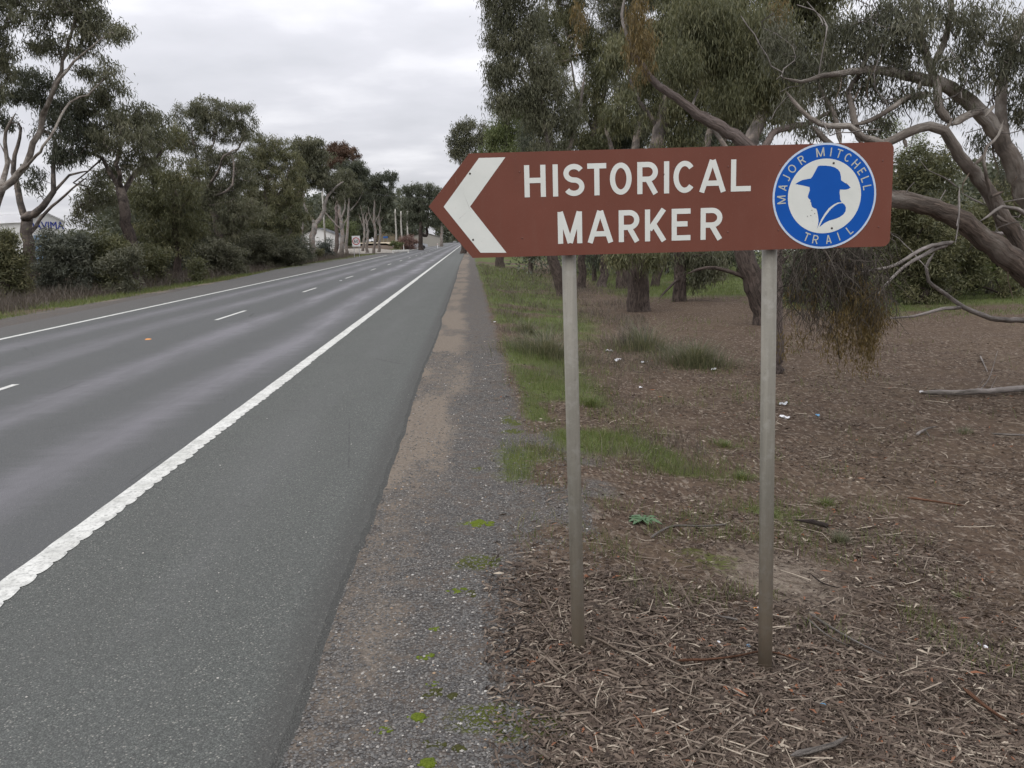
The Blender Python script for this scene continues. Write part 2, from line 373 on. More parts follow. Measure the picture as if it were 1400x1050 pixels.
edge = t.mapr(t.math('ADD', X, t.math('MULTIPLY', nfa, .12)), -.86, -.72, 0, .5); base = t.mix(edge, base, (.045, .042, .038))
rough = t.math('SUBTRACT', .88, t.math('MULTIPLY', trk, .40))
t.fin(base, rough, .35)
bh = t.math('MULTIPLY', t.math('SUBTRACT', 1.0, agd), t.mapr(trk, 0, 1, 1, .45))
t.bump(bh, .9, .006)
road = tag(link('road', np_mesh('road', V, Fr), t.m), kind='structure')

# painted lines ------------------------------------------------------
t = NT('road_paint')
n1 = t.noise(45, 5, .7); n2 = t.noise(5, 3, .6)
pc = t.ramp(n2, (.3, (.42, .42, .385)), (.6, (.58, .58, .54)))
pc = t.mix(t.mapr(n1, .52, .66, 0, .8), pc, (.20, .20, .185)); pc = t.mix(t.mapr(t.noise(14, 5, .7), .50, .66, 0, .6), pc, (.28, .28, .26))
t.fin(pc, .7, .3); t.bump(n1, .4, .004)
PAINT = t.m
# tactile edge line: a scalloped sheet with ribs across it
V = []; Fl = []
yy = np.arange(1.0, 40, .02)
for y in yy:
    ph = (-y / .18) % 1.0
    wR = -2.437 + .024 * math.sqrt(max(0, 1 - (2 * ph - 1) ** 2)) + .018 * (float(vn(y, 4, 2.2, 8)) - .5) + .016 * (float(vn(y, 1, 9, 5)) - .5)
    wL = -2.585 + .008 * (float(vn(y, 2, 6, 6)) - .5)
    zt = .004 + .008 * max(0, 1 - abs(ph - .25) / .22)
    V += [(wL, y + .03, .0038), (wL + .012, y + .03, zt), (wR - .012, y, zt), (wR, y, .0038)]
n = len(yy)
for j in range(n - 1):
    for i in range(3):
        a = j * 4 + i; Fl.append((a, a + 1, a + 5, a + 4))
V += [(-2.585, yy[-1], .004), (-2.43, yy[-1], .004), (-2.43, 700, .004), (-2.585, 700, .004)]
k = len(V); Fl.append((k - 4, k - 3, k - 2, k - 1))
tag(link('near_edge_line', np_mesh('near_edge_line', V, Fl), PAINT), kind='structure')
V = []; Fl = []
for y0, y1 in ((-20, 60), (60, 108), (130, 700)):
    k = len(V); xa = lambda y: -9.42 - (.0 if y < 40 else (min(y, 130) - 40) * .012)
    V += [(xa(y0) - .07, y0, .004), (xa(y0) + .07, y0, .004), (xa(y1) + .07, y1, .004), (xa(y1) - .07, y1, .004)]; Fl.append((k, k + 1, k + 2, k + 3))
tag(link('far_edge_line', np_mesh('far_edge_line', V, Fl), PAINT), kind='structure')
for i in range(22):
    y0 = 21.1 + (i - 1) * 10.95 - (.0); y0 = y0 if i else 9.05
    xc = -6.1 + .0 * i
    me = np_mesh('lane_dash', [(xc - .05, y0, .004), (xc + .05, y0, .004), (xc + .05, y0 + 2.75, .004), (xc - .05, y0 + 2.75, .004)], [(0, 1, 2, 3)])
    tag(link('lane_dash', me, PAINT), kind='structure')

# ------------------------------------------------------------------ scatter stuff
def strips(P, yaw, L, W, arch, tilt, tone, name, mat, z0=.0):
    """curled leaf / bark strips of two quads each, lying on the ground"""
    n = len(P); bend = RNG.normal(0, .07, n); d = np.stack([np.cos(yaw), np.sin(yaw), np.zeros(n)], 1); s = np.stack([-np.sin(yaw), np.cos(yaw), tilt], 1)
    up = np.array([0, 0, 1.0]); V = np.zeros((n, 6, 3))
    for k, (a, wd, ar) in enumerate(((-.5, .35, 0), (0.05, 1, 1), (.5, .25, .15))):
        c = P + d * (L * a)[:, None] + up * (arch * ar)[:, None] + s * (L * bend * (1 if k == 1 else 0))[:, None]
        V[:, 2 * k] = c - s * (W * wd / 2)[:, None]; V[:, 2 * k + 1] = c + s * (W * wd / 2)[:, None]
    b = np.arange(n)[:, None] * 6
    Fc = np.concatenate([b + np.array([0, 2, 3, 1]), b + np.array([2, 4, 5, 3])])
    return link(name, np_mesh(name, V.reshape(-1, 3), Fc, dict(tone=np.repeat(tone, 6))), mat)
t = NT('leaf_litter')
lc = t.ramp(t.attr('tone'), (0, (.024, .016, .011)), (.35, (.078, .056, .042)), (.62, (.146, .111, .083)), (.86, (.235, .192, .150)), (.97, (.42, .36, .28)), (1, (.22, .09, .045)))
t.fin(t.mix(t.mapr(t.noise(90, 3), .35, .65, 0, .35), lc, (.06, .045, .035)), .8, .25)
LITTER = t.m
def litter_density(x, y):
    g = zone_gravel(x, y); gr = zone_grass(x, y); sd = zone_sand(x, y); ms = zone_moss(x, y)
    heap = .55 + .75 * np.exp(-(((x - 1.0) / .9) ** 2 + ((y - 3.5) / 1.2) ** 2)) 
    heap = heap * (.35 + 1.1 * ss(.35, .62, fbm(x, y, .9, 72)) + .7 * np.exp(-(((x - .9) / 1.1) ** 2 + ((y - 3.3) / 1.3) ** 2)))
    bare = np.exp(-((np.maximum(np.abs(x - .75) - .45, 0) / .5) ** 2)) * ss(4.3, 5.0, y) * (1 - ss(8, 10, y))
    heap = heap * (1 - .68 * bare) * np.where(y > 4.8, .8, 1)
    return np.clip(heap * (1 - .93 * g) * (1 - .8 * gr) * (1 - .85 * sd) * (1 - .6 * ms) * (.45 + .9 * fbm(x, y, 2.1, 71)), 0, 1)
def scatter(n, xr, yr, dens, power=1.0):
    """more samples near the sign, thinning with distance"""
    u = RNG.random(n); y = (yr[0] ** (1 - power) + u * (yr[1] ** (1 - power) - yr[0] ** (1 - power))) ** (1 / (1 - power)) if power != 1 else yr[0] * (yr[1] / yr[0]) ** u
    x = xr[0] + (xr[1] - xr[0]) * RNG.random(n) if not callable(xr) else xr(y, RNG.random(n))
    keep = RNG.random(n) < dens(x, y)
    return x[keep], y[keep]
xr = lambda y, u: .0 + u * (np.maximum(.75 * y + .4, 1.5))
x, y = scatter(330000, xr, (2.0, 16), litter_density, 1.5)
n = len(x); z = gz(x, y) + .002 + .018 * RNG.random(n) ** 2
L = np.clip(RNG.lognormal(math.log(.0235), .5, n), .008, .09) * (1 + .03 * y); W = L * (.10 + .30 * RNG.random(n) ** 1.3); W = np.clip(W, .002, .010)
tone = np.clip(RNG.normal(.42, .24, n), 0, .965); tone[RNG.random(n) < .012] = 1.0
near_ = y < 5.2; fl_ = ~near_
Pq = np.stack([x, y, z], 1); yw = RNG.random(n) * 6.283; ar_ = L * .18 * RNG.random(n); ti_ = RNG.normal(0, .5, n)
blq = lambda k_: None
strips(Pq[near_], yw[near_], L[near_], W[near_], ar_[near_], ti_[near_], tone[near_], 'leaf_litter', LITTER)
d_ = np.stack([np.cos(yw), np.sin(yw), RNG.normal(0, .15, n)], 1)[fl_]; s_q = np.stack([-np.sin(yw), np.cos(yw), ti_], 1)[fl_]; Lq, Wq = L[fl_][:, None], W[fl_][:, None]
Vq = np.stack([Pq[fl_] - d_ * Lq / 2, Pq[fl_] + s_q * Wq * .6, Pq[fl_] + d_ * Lq / 2, Pq[fl_] - s_q * Wq * .6], 1)
tag(link('leaf_litter', np_mesh('leaf_litter_far', Vq.reshape(-1, 3), np.arange(len(Vq) * 4).reshape(-1, 4), dict(tone=np.repeat(tone[fl_], 4))), LITTER), 'thinner brown leaf litter on the ground behind the sign', 'leaf litter', kind='stuff')
0 and strips(np.stack([x, y, z], 1), RNG.random(n) * 6.283, L, W, L * .18 * RNG.random(n), RNG.normal(0, .5, n), tone, 'leaf_litter', LITTER)
tag(bpy.data.objects['leaf_litter'], 'brown and grey leaf litter of curled dry gum leaves around the sign posts', 'leaf litter', kind='stuff')
print('litter', n)

# gravel stones
def stones(x, y, r, tone, name, mat, flat=.6):
    n = len(x); base = np.array([(1, 0, 0), (-1, 0, 0), (0, 1, 0), (0, -1, 0), (0, 0, 1), (0, 0, -1)], float)
    F8 = np.array([(0, 2, 4), (2, 1, 4), (1, 3, 4), (3, 0, 4), (2, 0, 5), (1, 2, 5), (3, 1, 5), (0, 3, 5)])
    a = RNG.random(n) * 6.283; ca, sa = np.cos(a), np.sin(a)
    sh = .6 + .7 * RNG.random((n, 6, 1)); B = base[None] * sh * r[:, None, None]
    B[:, :, 2] *= flat
    X_ = B[:, :, 0] * ca[:, None] - B[:, :, 1] * sa[:, None]; Y_ = B[:, :, 0] * sa[:, None] + B[:, :, 1] * ca[:, None]
    B = np.stack([X_ + x[:, None], Y_ + y[:, None], B[:, :, 2] + (gz(x, y) + r * .25)[:, None]], -1)
    Fc = (np.arange(n)[:, None, None] * 6 + F8[None]).reshape(-1, 3)
    return link(name, np_mesh(name, B.reshape(-1, 3), Fc, dict(tone=np.repeat(tone, 6))), mat)
t = NT('gravel_stone')
t.fin(t.ramp(t.attr('tone'), (0, (.058, .056, .054)), (.5, (.120, .116, .110)), (.85, (.190, .178, .160)), (.95, (.36, .34, .31)), (.965, (.44, .42, .38)), (1, (.30, .21, .13))), .75, .35)
STONE = t.m
gd_ = lambda x, y: zone_gravel(x, y) * (1 - .75 * zone_sand(x, y)) * (.55 + .45 * vn(x, y, 3, 2)) * (x > -.74) + .04 * (x > .3)
x, y = scatter(60000, lambda y, u: -.76 + u * 1.5, (2.0, 14), gd_, 1.7)
n = len(x); tn = np.clip(RNG.normal(.45, .22, n), 0, .93); q = RNG.random(n); tn[q < .012] = .965; tn[q > .992] = 1.0
stones(x, y, (.0035 + .0045 * RNG.random(n) ** 2) * (1 + .05 * y), tn, 'gravel', STONE)
tag(bpy.data.objects['gravel'], 'loose dark grey gravel along the edge of the asphalt', 'gravel', kind='stuff'); print('gravel', n)
# loose pale chips lying on the asphalt
x = -2.2 + 1.45 * RNG.random(130); y = 2.2 + 9 * RNG.random(130) ** 1.3
def stones_on_road():
    o = stones(x, y, .003 + .004 * RNG.random(130), np.where(RNG.random(130) < .4, .965, .7), 'road_chippings', STONE)
    v = np.empty(len(o.data.vertices) * 3); o.data.vertices.foreach_get('co', v); v = v.reshape(-1, 3); v[:, 2] += np.repeat(-gz(x, y), 6); o.data.vertices.foreach_set('co', v.ravel().astype(np.float32))
    tag(o, 'tiny pale stone chips scattered on the asphalt shoulder', 'stone chips', kind='stuff')
stones_on_road()

# grass blades
def blades(x, y, z, h, w, lean, tone, name, mat, tri=False):
    n = len(x); a = RNG.random(n) * 6.283; s = np.stack([np.cos(a), np.sin(a), np.zeros(n)], 1); b = RNG.random(n) * 6.283
    l = np.stack([np.cos(b), np.sin(b), np.zeros(n)], 1) * (lean * h)[:, None]
    P = np.stack([x, y, z], 1); up = np.zeros((n, 3)); up[:, 2] = h
    if tri:
        V = np.stack([P - s * (w / 2)[:, None], P + s * (w / 2)[:, None], P + up * .95 + l], 1)
        return link(name, np_mesh(name, V.reshape(-1, 3), np.arange(n * 3).reshape(-1, 3), dict(tone=np.repeat(tone, 3))), mat)
    V = np.stack([P - s * (w / 2)[:, None], P + s * (w / 2)[:, None], P + up * .6 + l * .35 + s * (w * .35)[:, None], P + up * .6 + l * .35 - s * (w * .35)[:, None], P + up * .95 + l], 1)
    b5 = np.arange(n)[:, None] * 5
    q = b5 + np.array([0, 1, 2, 3]); tr_ = b5 + np.array([3, 2, 4, 4])
    me = bpy.data.meshes.new(name)
    Fc = np.concatenate([b5 + np.array([0, 1, 2]), b5 + np.array([0, 2, 3]), b5 + np.array([3, 2, 4])])
    return link(name, np_mesh(name, V.reshape(-1, 3), Fc, dict(tone=np.repeat(tone, 5))), mat)
x, y = scatter(150000, lambda y, u: .2 + u * (.28 * y + .6), (4.8, 60), lambda x, y: zone_grass(x, y) * (.3 + .7 * vn(x, y, 4, 8)), 1.5)
n = len(x); hm = .5 + vn(x, y, 2.3, 13)
dd = np.clip(y / 12, 1, 4)
blades(x, y, gz(x, y) - .005, (.03 + .06 * RNG.random(n)) * hm * (1 + .03 * y), .0035 * dd, RNG.random(n) * .9, np.clip(RNG.normal(.5, .2, n) + .35 * (RNG.random(n) < .25) * RNG.random(n), 0, 1), 'verge_grass', LEAF['grass'])
tag(bpy.data.objects['verge_grass'], 'short green grass growing along the gravel verge', 'grass', kind='stuff'); print('verge grass', n)
x, y = scatter(60000, lambda y, u: .45 + u * (.16 * y + .4), (7, 60), lambda x, y: (.25 + .55 * ss(11, 18, y)) * ss(.40, .62, fbm(x, y, 1.1, 111)) * (1 - zone_gravel(x, y)), 1.4); n = len(x)
blades(x, y, gz(x, y), (.02 + .11 * RNG.random(n) ** 1.5) * (.6 + vn(x, y, 1.5, 16)) * (.7 + .035 * y), .004 * np.clip(y / 12, 1, 4), RNG.random(n) * 1.3, np.clip(RNG.normal(.55, .28, n), 0, 1), 'verge_dry_grass', LEAF['dry'])
tag(bpy.data.objects['verge_dry_grass'], 'dry straw coloured grass mixed into the green verge', 'dry grass', kind='stuff')
wd_ = lambda x, y: .55 * ss(.45, .6, fbm(x, y, 3.1, 103, 2)) * np.exp(-((x - .22) / .22) ** 2 - ((y - 6.3) / 1.0) ** 2) + .8 * ss(.42, .6, fbm(x, y, 2.2, 104, 2)) * np.exp(-((x - 2.75 + .26 * (y - 5)*-1 - .0) / .01) ** 2) * 0 + ss(.42, .62, fbm(x, y, 2.2, 104, 2)) * np.exp(-((x - (2.45 - .30 * (y - 6))) / .28) ** 2) * ss(5, 6, y) * (1 - ss(10, 12, y)) + ss(.58, .72, fbm(x, y, 2.6, 101, 2)) * (1 - zone_gravel(x, y)) * (.15 + .85 * np.exp(-((x - .7 - .16 * y) / (.5 + .09 * y)) ** 2))
x, y = scatter(60000, lambda y, u: .2 + u * (.7 * y + .2), (3.6, 22), wd_, 1.3); n = len(x)
blades(x, y, gz(x, y), (.02 + .09 * RNG.random(n) ** 1.6) * (1 + .05 * y), .003 * np.clip(y / 7, 1, 3), RNG.random(n) * 1.3, np.clip(RNG.normal(.5, .3, n), 0, 1), 'sparse_weeds', LEAF['grass'])
tag(bpy.data.objects['sparse_weeds'], 'thin straggly weeds coming up through the leaf litter', 'weeds', kind='stuff'); print('weeds', n)
x, y = scatter(60000, lambda y, u: 4 + u * (.75 * y), (20, 60), lambda x, y: zone_grass(x, y), 1.3)
n = len(x)
blades(x, y, gz(x, y), .06 + .08 * RNG.random(n), np.full(n, .014), RNG.random(n), np.clip(RNG.normal(.5, .15, n), 0, 1), 'field_grass', LEAF['grass'], True)
tag(bpy.data.objects['field_grass'], 'green grass field beyond the trees on the right', 'grass', kind='stuff'); print('field', n)
yy_ = RNG.random(60000); y = 17 + 100 * yy_ ** 1.6; x = -12.6 - 4.4 * RNG.random(60000)
kk = RNG.random(60000) < zone_grass(x, y) * .9 + .12; x, y = x[kk], y[kk]; n = len(x)
blades(x, y, gz(x, y), (.07 + .13 * RNG.random(n)) , .010 + .0002 * y, RNG.random(n), np.clip(RNG.normal(.55, .25, n), 0, 1), 'far_verge_grass', LEAF['grass'], True)
tag(bpy.data.objects['far_verge_grass'], 'olive grass strip on the far side of the road', 'grass', kind='stuff')
n = 110000; y = 17 + 100 * RNG.random(n) ** 1.5; x = -14.0 - 9 * RNG.random(n) ** .9 - (0.3 * vn(y, 0, .3, 3))
kk = RNG.random(n) < .25 + .9 * fbm(x, y, .5, 90); x, y = x[kk], y[kk]; n = len(x)
blades(x, y, gz(x, y), (.15 + .85 * RNG.random(n) ** 1.4) * (.5 + .8 * vn(x, y, .4, 14)) * (.55 + .45 * ss(-14, -16.5, x)), np.full(n, .020), RNG.random(n) * 1.2, np.clip(RNG.normal(.35, .22, n), 0, 1), 'dry_undergrowth', LEAF['dry'], True)
tag(bpy.data.objects['dry_undergrowth'], 'brown dry undergrowth under the trees across the road', 'undergrowth', kind='stuff')

# ------------------------------------------------------------------ tree machinery
def clump_leaves(C_, rad, per, L, W, droop, tone_c, squash=.8, tri=False):
    C_ = np.asarray(C_, float); m = len(C_); n = m * per
    c = np.repeat(C_, per, 0); r = np.repeat(np.broadcast_to(rad, m), per)
    off = RNG.normal(0, .43, (n, 3)); off[:, 2] *= squash; p = c + off * r[:, None]
    ax = RNG.normal(0, 1, (n, 3)) * (1 - droop * .55); ax[:, 2] -= droop * 1.8; ax /= np.linalg.norm(ax, axis=1, keepdims=True)
    s = np.cross(ax, RNG.normal(0, 1, (n, 3))); s /= np.linalg.norm(s, axis=1, keepdims=True) + 1e-9
    l = L * (.4 + 1.1 * RNG.random(n)); w = W * (.6 + .8 * RNG.random(n))
    tn = np.clip(np.repeat(tone_c + RNG.normal(0, .17, m), per) + RNG.normal(0, .17, n), 0, 1)
    if tri:
        V = np.stack([p + s * (w * .5)[:, None], p + ax * l[:, None], p - s * (w * .5)[:, None] + ax * (l * .25)[:, None]], 1)
        return V.reshape(-1, 3), np.arange(n * 3).reshape(-1, 3), np.repeat(tn, 3)
    V = np.stack([p, p + ax * (l * .4)[:, None] + s * (w / 2)[:, None], p + ax * l[:, None], p + ax * (l * .4)[:, None] - s * (w / 2)[:, None]], 1)
    return V.reshape(-1, 3), np.arange(n * 4).reshape(-1, 4), np.repeat(tn, 4)

class Skel:
    def __init__(s, foot): s.P = [np.array(foot, float)]; s.par = [-1]; s.r = [0.0]
    def poly(s, pts, r0, r1, parent=None, sub=.35, wob=.04, seed=0):
        """an explicit limb through given points; returns the index of its tip"""
        pts = [np.array(p, float) for p in pts]
        if parent is None: parent = s.near(pts[0])
        # Catmull-Rom through the points
        Q = [s.P[parent]] + pts if np.linalg.norm(s.P[parent] - pts[0]) > 1e-3 else pts
        E = [2 * Q[0] - Q[1]] + Q + [2 * Q[-1] - Q[-2]]; tot = sum(np.linalg.norm(Q[i + 1] - Q[i]) for i in range(len(Q) - 1)); acc = 0; cur = parent
        for i in range(1, len(E) - 2):
            d = np.linalg.norm(E[i + 1] - E[i]); k = max(1, int(d / sub))
            for j in range(1, k + 1):
                u = j / k; a, b, c_, e_ = E[i - 1], E[i], E[i + 1], E[i + 2]
                p = .5 * ((2 * b) + (-a + c_) * u + (2 * a - 5 * b + 4 * c_ - e_) * u * u + (-a + 3 * b - 3 * c_ + e_) * u ** 3)
                f = (acc + d * u) / tot; r = r0 + (r1 - r0) * f
                p = p + RNG.normal(0, wob, 3) * min(1, r * 6)
                s.P.append(p); s.par.append(cur); s.r.append(r); cur = len(s.P) - 1
            acc += d
        return cur
    def near(s, p):
        A = np.array(s.P); return int(np.argmin(np.linalg.norm(A - np.array(p), axis=1)))
    def grow(s, targets, rt=.012, seg=.45, wob=.07, zpen=1.5):
        T = np.array(targets); A = np.array(s.P)
        d0 = np.array([np.min(np.linalg.norm(A - q, axis=1)) for q in T]); tips = []
        for q in T[np.argsort(d0)]:
            A = np.array(s.P); D = np.linalg.norm(A - q, axis=1) + zpen * np.maximum(0, A[:, 2] - q[2] + .1)
            D[0] += 3; k = int(np.argmin(D)); p0 = s.P[k]; d = np.linalg.norm(q - p0); m = max(2, int(d / seg))
            par = s.par[k]; dr = (p0 - s.P[par]) / (np.linalg.norm(p0 - s.P[par]) + 1e-6) if par >= 0 else np.array([0, 0, 1.0])
            c1 = p0 + dr * d * .35 + np.array([0, 0, d * .10]); cur = k; ph = RNG.normal(0, wob * d, 3)
            for j in range(1, m + 1):
                u = j / m; p = (1 - u) ** 2 * p0 + 2 * u * (1 - u) * c1 + u * u * q + ph * math.sin(u * math.pi) * .8 + RNG.normal(0, wob * .25 * min(d, 1.5), 3) * (1 - u)
                s.P.append(p); s.par.append(cur); s.r.append(0.0); cur = len(s.P) - 1
            s.r[cur] = rt; tips.append(cur)
        return tips
    def radii(s, rt=.012, ex=2.3):
        n = len(s.P); acc = np.zeros(n); base = np.array(s.r)
        ch = np.zeros(n, int)
        for i in range(n - 1, 0, -1):
            if acc[i] == 0: acc[i] = rt ** ex
            acc[s.par[i]] += acc[i] * 1.03
        rr = acc ** (1 / ex); rr = np.where(base > .0301, base, np.maximum(rr, 0))
        for i in range(1, n): rr[i] = min(rr[i], rr[s.par[i]] * 1.0 if s.par[i] > 0 else 9)
        rr[0] = rr[1] if n > 1 else rt
        return rr
    def tubes(s, rr, rmin=0, rmax=9, foot_z=0, sides=None, rough=0.0, flare=True):
        n = len(s.P); kids = [[] for _ in range(n)]
        for i in range(1, n): kids[s.par[i]].append(i)
        Vs, Fs, H = [], [], []; base = 0; stack = [(0, None)]; BK = []
        P = s.P
        while stack:
            i, frm = stack.pop(); chain = ([frm] if frm is not None else []) + [i]
            while kids[chain[-1]]:
                ks = sorted(kids[chain[-1]], key=lambda k: -rr[k]); cur = chain[-1]
                for k in ks[1:]: stack.append((k, cur))
                chain.append(ks[0])
            if len(chain) < 2: continue
            r = np.array([rr[k] for k in chain])
            if frm is not None: r[0] = min(r[0], r[1] * 1.15)
            if r.max() < rmin: continue
            ns = sides or (14 if r.max() > .14 else 9 if r.max() > .06 else 5 if r.max() > .02 else 3)
            pts = np.array([P[k] for k in chain]); tg = np.gradient(pts, axis=0); tg /= np.linalg.norm(tg, axis=1, keepdims=True) + 1e-9
            ref = np.array([1, 0, 0]) if abs(tg[0][0]) < .8 else np.array([0, 1, 0]); u = np.cross(tg[0], ref); u /= np.linalg.norm(u)
            if len(r) > 3: r[-1] *= .25
            if frm is None and not flare: r[0] *= .12
            elif frm is None:  # root flare
                for k_ in range(min(3, len(r))): r[k_] *= (1.45, 1.2, 1.06)[k_]
            ang = np.arange(ns) * 2 * math.pi / ns; m = len(pts); sl = np.concatenate([[0], np.cumsum(np.linalg.norm(np.diff(pts, axis=0), axis=1))]); of = RNG.random() * 9; rm = max(r.mean(), .02)
            for j in range(m):
                BK.append(np.stack([np.cos(ang) * rm + of, np.sin(ang) * rm + of, np.full(ns, sl[j] + of)], 1))
                u = u - tg[j] * (u @ tg[j]); u /= np.linalg.norm(u) + 1e-9; v = np.cross(tg[j], u)
                rad = r[j] * (1 + (rough * (RNG.random(ns) - .5) if ns > 5 else 0))
                Vs.append(pts[j] + (np.cos(ang)[:, None] * u + np.sin(ang)[:, None] * v) * (rad if np.ndim(rad) == 0 else rad[:, None]))
                H += [pts[j][2] - foot_z] * ns
            I = base + np.arange(m * ns).reshape(m, ns); Fs.append(np.stack([I[:-1], np.roll(I[:-1], -1, 1), np.roll(I[1:], -1, 1), I[1:]], -1).reshape(-1, 4)); base += m * ns
        s.bk = np.concatenate(BK)
        return np.concatenate(Vs), np.concatenate(Fs), np.array(H)

def lobe_points(c, r, n):
    """points through an ellipsoid, thicker towards its skin"""
    d = RNG.normal(0, 1, (n, 3)); d /= np.linalg.norm(d, axis=1, keepdims=True); q = RNG.random(n) ** .42
    return np.array(c) + d * q[:, None] * np.array(r)

NK = 3.4
def tree(name, label, foot, Y, limbs, lobes, rt, bark='dark', leaf='grey', L=.22, W=.048, per=80, rc=.42, n_k=1.0, droop=.7, group=None, cat='tree', rough=.12, tip=.012, squash=.8, z_foot=None):
    """foot in world; limbs = lists of (px,py[,dY]) with radii; lobes = (px,py,rx,ry,dY) measured in the photo at depth Y"""
    foot = np.array(foot, float); k = Y / F_PX
    W3 = lambda q: at(q[0], q[1], Y + (q[2] if len(q) > 2 else 0))
    s = Skel(foot - np.array([0, 0, .35]))
    for i, (pts, r0, r1) in enumerate(limbs):
        pp = [W3(q) for q in pts]
        s.poly(pp, r0, r1, parent=0 if i == 0 else None, sub=.4 if Y > 25 else .18, wob=.05 if Y > 25 else .02)
    T = []; tl = []
    for (cx_, cy_, rx, ry_, dY) in lobes:
        Yl = Y + dY; kk_ = Yl / F_PX; c = at(cx_, cy_, Yl); a, b = rx * kk_, ry_ * kk_
        n = max(8, int(n_k * NK * (a * b + a * a * .4) / (rc * rc)))
        p = lobe_points(c, (a, min(max(a, b), 3.0) * .85, b), n); T.append(p); tl.append(np.full(n, RNG.normal(.5, .09)))
    T = np.concatenate(T); tl = np.concatenate(tl) + RNG.normal(0, .08, len(T))
    keep = T[:, 2] > foot[2] + .25; T, tl = T[keep], tl[keep]
    s.grow(T, rt=tip, seg=.5 if Y > 25 else .3)
    rr = s.radii(tip)
    mx = max(rr[1], rt); 
    root = empty(name, foot, label, cat, group)
    V, Fc, H = s.tubes(rr, foot_z=foot[2] if z_foot is None else z_foot, rough=rough)
    place(link('trunk', np_mesh('trunk', V, Fc, dict(h=H, bk=s.bk), True), BARK[bark], root), foot)
    hz = (T[:, 2] - T[:, 2].min()) / (np.ptp(T[:, 2]) + 1e-6)
    V, Fc, tn = clump_leaves(T, rc, per, L, W, droop, tl, squash, tri=Y > 29)
    cr = place(link('crown', np_mesh('crown', V, Fc, dict(tone=tn)), LEAF[leaf], root), foot); cr['kind'] = 'stuff'
    STAT.append((name, len(T), len(Fc)))
    return root
STAT = []
def foot_at(px, py, Y):
    p = at(px, py, Y); p[2] = float(gz(p[0], p[1])); return p

GL = 'gum trees across the road'; GR = 'gum trees on the right of the verge'
# ---- left row
def LT(label, px, Y, limbs, lobes, **k):
    f = foot_at(px, 380, Y); return tree('gum_tree', label, f, Y, limbs, lobes, **k)
LT('tallest gum tree across the road with pale bare limb rising from the left edge', -30, 40,
   [([(-18, 330), (-6, 290), (4, 258), (26, 236), (48, 197), (57, 162), (70, 131), (83, 96), (94, 57), (108, 15)], .22, .05),
    ([(4, 258), (10, 225, 1), (8, 180, 1), (22, 155, 1)], .13, .05), ([(57, 162), (75, 120, -1), (100, 85, -1), (128, 62, -1)], .10, .035),
    ([(26, 236), (60, 200, -2), (95, 140, -1), (120, 130, -1), (150, 100, -1)], .07, .03)],
   [(95, 8, 52, 22, 0), (60, 30, 22, 16, 0), (140, 30, 30, 22, 0), (165, 45, 16, 13, -1), (70, 62, 24, 16, 0), (50, 62, 14, 8, 1), (110, 62, 24, 14, 0), (118, 100, 12, 9, 0), (150, 92, 16, 14, -1), (95, -25, 60, 22, 0), (125, 45, 20, 14, 0)],
   rt=.22, bark='big', leaf='grey', group=GL)
LT('gum tree cut by the left edge with its crown high above the shed', -70, 38,
   [([(-60, 300), (-50, 200), (-30, 100), (-10, 40)], .3, .08)],
   [(8, 15, 38, 16, 0), (-2, 70, 24, 28, 0), (8, 95, 14, 16, 0), (-5, 45, 20, 14, 0), (22, 0, 26, 10, 1), (-40, 40, 40, 50, 0), (-5, 132, 12, 16, 0), (-60, -40, 90, 40, 0)], rt=.3, bark='box', leaf='grey', group=GL)
LT('forked gum tree beside the white shed with bare limbs like a Y', 43, 42,
   [([(41, 350), (36, 318), (35, 300)], .30, .24), ([(35, 300), (24, 262), (18, 225), (24, 200), (28, 175)], .17, .06),
    ([(36, 300), (60, 278, -1), (75, 262, -1), (72, 225, -1), (75, 190, -1)], .20, .05), ([(44, 318), (54, 300, 1), (80, 275, 1), (100, 258, 1), (122, 240, 1)], .10, .03),
    ([(75, 262, -1), (95, 240, -1), (130, 232, -1)], .07, .03), ([(18, 225), (8, 210, 1), (-4, 190, 1)], .07, .03)],
   [(45, 108, 32, 16, 0), (20, 130, 26, 22, 0), (60, 130, 26, 20, 0), (45, 246, 15, 17, -1), (90, 190, 25, 38, -1), (70, 165, 26, 24, 0), (5, 165, 20, 14, 0), (105, 150, 26, 30, 0), (85, 215, 20, 16, -1), (118, 190, 22, 24, 0)],
   rt=.3, bark='box', leaf='dark', group=GL)
LT('dark trunked gum tree third from the left edge with spreading branches', 183, 42,
   [([(182, 372), (178, 330), (171, 290), (166, 258)], .30, .22), ([(168, 262), (150, 235), (138, 215), (110, 205)], .14, .05), ([(168, 262), (188, 232, 1), (210, 222, 1), (222, 205, 1)], .13, .05),
    ([(166, 258), (160, 225, -1), (166, 190, -1), (160, 160, -1)], .12, .05), ([(140, 217), (120, 235, 1), (100, 250, 1)], .05, .03)],
   [(142, 120, 30, 18, 0), (135, 150, 38, 26, 0), (175, 160, 32, 22, 0), (165, 185, 42, 26, -1), (205, 175, 30, 28, 1), (125, 190, 26, 22, 1), (140, 265, 26, 30, 2), (115, 285, 22, 26, 3), (190, 215, 26, 18, 0), (160, 230, 20, 12, 1)],
   rt=.3, bark='dark', leaf='grey', group=GL)
LT('thin dark trunked gum tree behind the left lane with low leafy branches', 243, 50,
   [([(243, 365), (242, 330), (240, 290), (236, 240)], .22, .12), ([(240, 300), (215, 270), (205, 240)], .08, .03), ([(241, 300), (262, 260), (270, 230)], .08, .03)],
   [(225, 185, 30, 30, 0), (215, 230, 28, 30, 0), (245, 245, 32, 34, -1), (200, 270, 26, 28, 0), (230, 290, 34, 32, 0), (262, 300, 26, 30, 0), (205, 320, 26, 22, 0), (240, 330, 24, 18, 0)],
   rt=.25, bark='dark', leaf='olive', group=GL)
